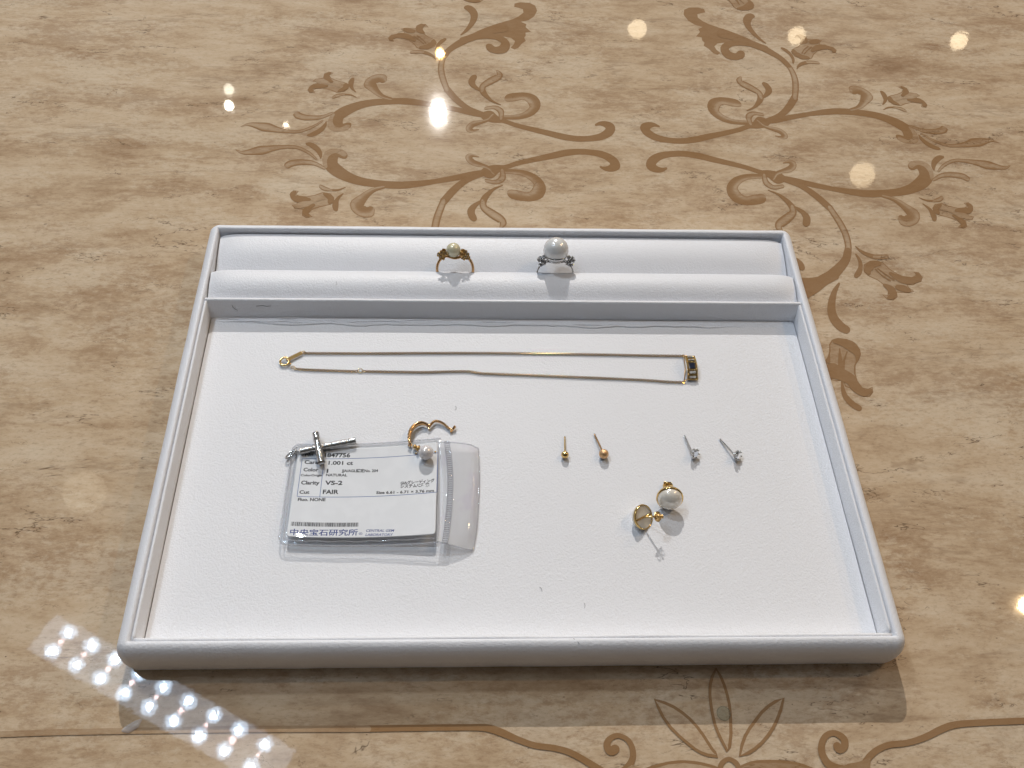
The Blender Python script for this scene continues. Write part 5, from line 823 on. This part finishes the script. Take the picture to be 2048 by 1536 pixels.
ridge = resample([Vector(fp.v[j*Wd+5]) for j in range(R_)], 1.05)
for q in ridge: zp.tube([q+Vector((-1.0,0,.25)), q+Vector((0,.05,.5)), q+Vector((1.0,.1,.25))], .26, 6)
zp.tube([q+Vector((-1.1,0,.25)) for q in ridge], .25, 6); zp.tube([q+Vector((1.2,0,.25)) for q in ridge], .25, 6)
zp.build('press_seal', m_weld, pouch)

# ---------------------------------------------------------------- silver cross on the pouch
zx = 12.6
cx = thing('cross_pendant', 'brushed silver cross pendant with bamboo grooves on the corner of the pouch', 'pendant', (-85, 85, 11))
a, b_ = Vector([(-95.8,87.44,12.2)][0]), Vector([(-71.35,92.88,12.4)][0])
c_, d_ = Vector([(-89.5,96.02,13.3)][0]), Vector([(-85.47,80.99,13.3)][0])
def grooved(mb, p, q, r, n=30, gl=()):
    P = [p.lerp(q, i/n) for i in range(n+1)]
    Rr = []
    for i in range(n+1):
        t = i/n; x = r*(1+.02*math.sin(i*2.3))
        for g in gl:
            if abs(t-g) < .018: x = r*.84
            elif abs(t-g) < .05: x = r*1.04
        Rr.append(x)
    mb.tube(P, Rr, 16)
m = MB(); grooved(m, a, b_, 1.5, 60, (.2, .42, .55, .72, .86)); m.build('long_bar', m_silver_d, cx)
m = MB(); grooved(m, c_, d_, 1.72, 50, (.25, .7, .82)); 
for k in (-.5, 0, .5): m.tube([c_.lerp(d_, .03)+Vector((k,0,1.62)), c_.lerp(d_, .97)+Vector((k,0,1.62))], .12, 6)
m.build('cross_bar', m_silver, cx)
m = MB(); q = Vector([(-97.46,87.87,11.2)][0]); m.ring(q, 1.0, .3, (.2, .9, .3), 18, 8); m.build('jump_ring', m_silver, cx)
m = MB(); q = Vector([(-99.83,86.4,11.3)][0]); dd = (Vector([(-101.86,84.4,11.0)][0])-Vector([(-97.9,88.49,11.0)][0])).normalized()
m.ring(q, 2.9, .42, Vector((.2, .55, .75)), 28, 8, .42, dd); m.build('bail', m_silver, cx)

# ---------------------------------------------------------------- hoop earring with a hanging pearl
he = thing('hoop_earring', 'open gold hinged hoop earring with a hanging white pearl on the pouch edge', 'earring', (-38, 95, ZB))
H = [Vector(q) for q in [(-46.73,90.82,12.8),(-47.21,94.08,12.6),(-46.91,97.48,12.2),(-45.77,100.05,11.9),(-44.0,101.78,11.7),(-41.97,102.58,11.5),(-40.12,102.3,11.3),(-38.72,101.47,11.1)]]
P = spline(H, 6); n = len(P)-1
m = MB(); m.tube(P, [.62+.35*math.sin(math.pi*min(1, i/n*1.1)) for i in range(n+1)], 12, False, 1.5); 
m.tube([P[-1]+Vector((0,.2,0)), Vector([(-38.57,99.77,10.8)][0])], [.75,.35], 8); m.build('hoop', m_rose, he)
st = MB()
for i in range(3, 30, 3):
    t = (P[i+1]-P[i-1]).normalized(); o_ = Vector((-t.y, t.x, 0)); o_ = o_ if o_.x < 0 or o_.y > 0 else -o_
    brilliant(st, P[i]+o_*.75+Vector((0,0,.85)), .40, o_+Vector((0,0,.8)), 6); 
st.build('diamond', m_diamond, he, False)
L_ = spline([Vector(q) for q in [(-38.03,101.55,11.2),(-36.69,103.3,11.2),(-35.32,104.02,11.0),(-33.46,103.73,10.9),(-31.59,102.66,10.7),(-29.72,100.9,10.5),(-28.08,99.82,10.6)]], 6)
m = MB(); n = len(L_)-1; m.tube(L_, [.62-.12*i/n for i in range(n+1)], 10, False, 1.3)
m.tube([Vector([(-26.36,101.16,11.2)][0]), Vector([(-28.53,98.53,10.2)][0])], [.75, .45], 8); m.sphere(L_[0]+Vector((-.3,-.2,0)), .85, 12, 8); m.build('latch_arm', m_rose, he)
m = MB(); q = Vector([(-46.67,90.87,11.8)][0]); m.ring(q, .75, .22, (0,.3,1), 14, 6); q2 = Vector([(-44.57,89.73,12.2)][0]); m.sphere(q2, 1.0, 14, 10); m.sphere(q2+Vector((.2,.6,.1)), .6, 10, 8)
m.lathe([(.3,-.9),(1.1,-.3),(1.5,.4),(.6,.9)], Vector([(-43.17,88.86,12.6)][0]), (1,-.6,.1), 14); m.build('pearl_cap', m_gold_soft, he)
m = MB(); q = Vector([(-39.24,85.2,15.0)][0]); m.sphere(q, 3.35, 40, 26); m.build('pearl', m_pearl, he)
m = MB(); m.sphere(Vector([(-43.95,86.92,11.2)][0]), .42, 8, 6); m.sphere(Vector([(-35.28,87.69,11.2)][0]), .45, 8, 6); m.build('cap_bead', m_gold_soft, he)

# ---------------------------------------------------------------- studs
def post(mb, a, b_, r=.40):
    a, b_ = Vector(a), Vector(b_); d = b_-a
    mb.tube([a, a+d*.06, a+d*.08, a+d*.10, a+d*.14, a+d*.16, b_], [r*.6, r, r*1.0, r*.62, r*.62, r, r], 10)
s = thing('ball_stud', 'small shiny gold ball stud, leftmost of the four small studs', 'stud earring', (*[(24.05,86.89)][0], ZB), 'small ball stud earrings')
q = Vector([(23.77,85.89,11.55)][0]); m = MB(); m.sphere(q, 1.78, 28, 18); m.build('ball', m_gold, s)
m = MB(); post(m, [(24.47,96.34,10.1)][0], q); m.build('post', m_gold, s)
s = thing('ball_stud', 'larger frosted gold ball stud beside the shiny one', 'stud earring', (*[(41.87,87.14)][0], ZB), 'small ball stud earrings')
q = Vector([(41.6,86.1,11.85)][0]); m = MB(); m.sphere(q, 2.25, 36, 24); m.build('ball', m_brush, s)
m = MB(); post(m, [(38.35,97.76,10.2)][0], q); m.build('post', m_rose, s)
def dstud(label, tip, head, ax, base):
    s = thing('diamond_stud', label, 'stud earring', (*base, ZB), 'diamond stud earrings')
    q = Vector(head); ax = Vector(ax).normalized(); m = MB(); brilliant(m, q+ax*.55, 2.35, ax, 8, .8); m.build('diamond', m_diamond, s, False)
    m = MB(); x = ax.orthogonal().normalized(); y = ax.cross(x)
    for k in range(6):
        a = math.radians(60*k+15); o_ = x*math.cos(a)+y*math.sin(a)
        m.tube([q-ax*1.3+o_*.45, q+o_*1.8-ax*.3, q+o_*2.45+ax*.55, q+o_*2.1+ax*1.2], [.30,.32,.40,.36], 8); m.sphere(q+o_*2.15+ax*1.15, .48, 8, 6)
    m.ring(q-ax*.35, 1.55, .25, ax, 20, 6); m.ring(q-ax*1.2, .5, .2, ax, 14, 6); m.build('setting', m_silver_d, s)
    m = MB(); post(m, tip, q-ax*1.2); m.build('post', m_silver, s)
dstud('diamond stud with dark post, left one of the diamond pair', [(80.81,96.95,10.1)][0], [(83.44,86.24,12.0)][0], (.45,-.55,.55), [(84.1,87.36)][0])
dstud('diamond stud with bright post, right one of the diamond pair', [(97.34,95.15,10.1)][0], [(103.19,85.31,12.0)][0], (.62,-.5,.45), [(104.18,86.55)][0])
# butterfly clutch
def butterfly(parent, c, ax, r=1.9, mt=None):
    ax = Vector(ax).normalized(); x = Vector((1,0,0)); x = (x-ax*x.dot(ax)).normalized(); y = ax.cross(x); c = Vector(c); m = MB()
    m.lathe([(.5,-.2),(r*.95,-.12),(r,.05),(.5,.2)], c, ax, 20)
    for s_ in (-1, 1):
        P = [c + x*s_*(r*.75) + ax*.1]
        for k in range(15):
            a = math.radians(-60+k*24); P.append(c + x*s_*(r*.55 + math.sin(a)*.62*1) + ax*(.95 - math.cos(a)*.8 + .15))
        v = []; f = []
        for p in P: v += [p-y*.85, p+y*.85, p+y*.85+ax*.16, p-y*.85+ax*.16]
        for i in range(len(P)-1):
            for k in range(4): f.append((i*4+k, (i+1)*4+k, (i+1)*4+(k+1) % 4, i*4+(k+1) % 4))
        m.add(v, f)
    m.build('butterfly_back', mt or m_gold, parent)
# mabe pearl A: dome towards the viewer
ma = thing('pearl_stud', 'domed cream pearl stud in gold bezel showing its pearl face', 'stud earring', (*[(69.49,61.53)][0], ZB), 'domed pearl stud earrings')
q = Vector([(68.28,62.14,15.3)][0]); clA = Vector([(69.27,70.33,11.2)][0]); ax = (q-clA).normalized()
m = MB(); m.lathe([(3.6,-1.1),(5.2,-1.25),(5.75,-.9),(5.95,0),(5.9,.45),(5.55,.7),(5.3,.55),(5.3,-.6),(3.6,-.7)], q, ax, 48); m.build('bezel', m_gold, ma)
m = MB(); m.sphere(q+ax*.1, 5.42, 48, 16, ax, 0, math.pi/2, .82); m.build('pearl', m_pearl_cream, ma)
pa = (q-ax*1.0); pb = clA - ax*.6; m = MB(); post(m, pb-ax*1.6, pa); m.build('post', m_gold, ma)
butterfly(ma, clA+ax*.4, -ax, 2.3)
# mabe pearl B: lying on its dome, back with the bar up
mb_ = thing('pearl_stud', 'overturned pearl stud showing its shell back and gold cross bar', 'stud earring', (*[(56.71,53.87)][0], ZB), 'domed pearl stud earrings')
q = Vector([(56.28,54.26,12.8)][0]); cb_ = Vector([(61.4,51.44,19.4)][0]); axb = (cb_-q).normalized()
m = MB(); m.lathe([(4.95,.0),(5.15,.30),(5.42,.25),(5.6,-.2),(5.55,-.7),(5.3,-1.0),(4.4,-.9)], q, axb, 48)
for k in range(36):
    a = 2*math.pi*k/36; x = axb.orthogonal().normalized(); y = axb.cross(x); m.sphere(q+(x*math.cos(a)+y*math.sin(a))*5.2+axb*.25, .30, 6, 5)
m.build('bezel', m_gold, mb_)
m = MB(); m.lathe([(0.01,-.1),(5.05,-.1)], q, axb, 40); m.build('shell_back', m_shell, mb_, False)
m = MB(); m.sphere(q-axb*1.1, 5.4, 40, 14, -axb, 0, math.pi/2, .62); m.build('pearl', m_pearl_cream, mb_)
bd_ = Vector((1, .30, 0)); bd_ = (bd_-axb*bd_.dot(axb)).normalized()
m = MB(); m.tube([q-bd_*5.0+axb*.15, q+axb*.2, q+bd_*5.0+axb*.15], .48, 10, False, .8); m.build('cross_bar', m_gold, mb_)
m = MB(); post(m, cb_+axb*2.0, q+axb*.2, .42); m.build('post', m_gold, mb_)
butterfly(mb_, cb_-axb*.8, axb, 2.3, m_gold_soft)

# ---------------------------------------------------------------- small stuff
def lint(label, pts, z, r=.07):
    P = spline([Vector((*q, z)) for q in pts], 5); P = [p + Vector((0,0,.12*abs(math.sin(i*.7)))) for i, p in enumerate(P)]
    m = MB(); m.tube(P, r, 6); o = m.build('fibre', m_lint); tag(o, label, 'lint', 'stray dark fibres on the white tray')
lint('tiny dark hair on the white lining between hoop earring and ball studs', [(-26.38,113.24),(-26.02,112.12),(-26.36,111.01)], 9.62)
lint('short dark hair on the lining below the pouch near the front', [(9.53,24.21),(10.33,23.34),(10.48,22.26)], 9.62)
lint('tiny curved dark hair on the lining near the front, right of the other', [(27.69,17.18),(28.03,16.12),(27.74,15.07)], 9.62, .05)
lint('dark hair on the top of the tray front rim', [(21.04,-0.58),(22.17,-1.38),(23.25,-2.76)], 19.75)
lint('short dark hair left of the golden pearl ring on the front ring roll', [(-86.79,180.03),(-86.43,178.73),(-86.59,177.75)], 20.75, .05)
lint('tiny dark hair on front ring roll under the silver ring', [(12.12,175.72),(12.83,174.42),(11.8,174.09)], 20.75, .05)
# two hairs on the divider face
def lint_v(label, pts, r=.08):
    P = []
    for x, z in pts: P.append(Vector((x, 165.1+(z-ZB)*.348-.12+.5*(x+148)/296, z)))
    m = MB(); m.tube(spline(P, 5), r, 6); o = m.build('fibre', m_lint); tag(o, label, 'lint', 'stray dark fibres on the white tray')
lint_v('forked dark hair at the left end of the divider face', [(-137.24,16.64),(-136.46,14.68),(-134.96,13.7)])
lint_v('straight dark hair on the divider face, second from the left', [(-125.44,16.01),(-122.2,16.36),(-120.31,16.0),(-118.31,16.26)])
q = [(81.7,-25.25)][0]; m = MB(); m.lathe([(.01,1.1),(1.6,1.0),(2.4,.65),(2.75,.15)], (*q, .1), (0,0,1), 32); m.ring((*q, .3), 2.7, .16, (0,0,1), 36, 6)
o = m.build('clear_bumper_pad', m_padc); tag(o, 'small clear round pad stuck on the counter inside the flower petal', 'bumper pad')
q = [(-148.76,-26.47)][0]; m = MB(); P = [(math.cos(a)*3.6*(1+.2*math.sin(3*a)), math.sin(a)*1.9*(1+.15*math.cos(2*a))) for a in [i*math.pi/12 for i in range(24)]]
ca, sa = math.cos(.55), math.sin(.55); v = [(q[0]+x*ca-y*sa, q[1]+x*sa+y*ca, .35) for x, y in P] + [(q[0]+(x*ca-y*sa)*.8, q[1]+(x*sa+y*ca)*.8, .9) for x, y in P]
m.add(v, [(i, (i+1) % 24, 24+(i+1) % 24, 24+i) for i in range(24)] + [tuple(range(24, 48))])
o = m.build('plastic_flake', m_flap); tag(o, 'milky translucent plastic flake on the counter beside the light reflection', 'plastic flake')
# ---------------------------------------------------------------- render
C.render.engine = 'CYCLES'
C.cycles.max_bounces = 10; C.cycles.transparent_max_bounces = 16; C.cycles.glossy_bounces = 5; C.cycles.transmission_bounces = 8
C.cycles.caustics_reflective = False; C.cycles.caustics_refractive = False
C.cycles.sample_clamp_indirect = 4
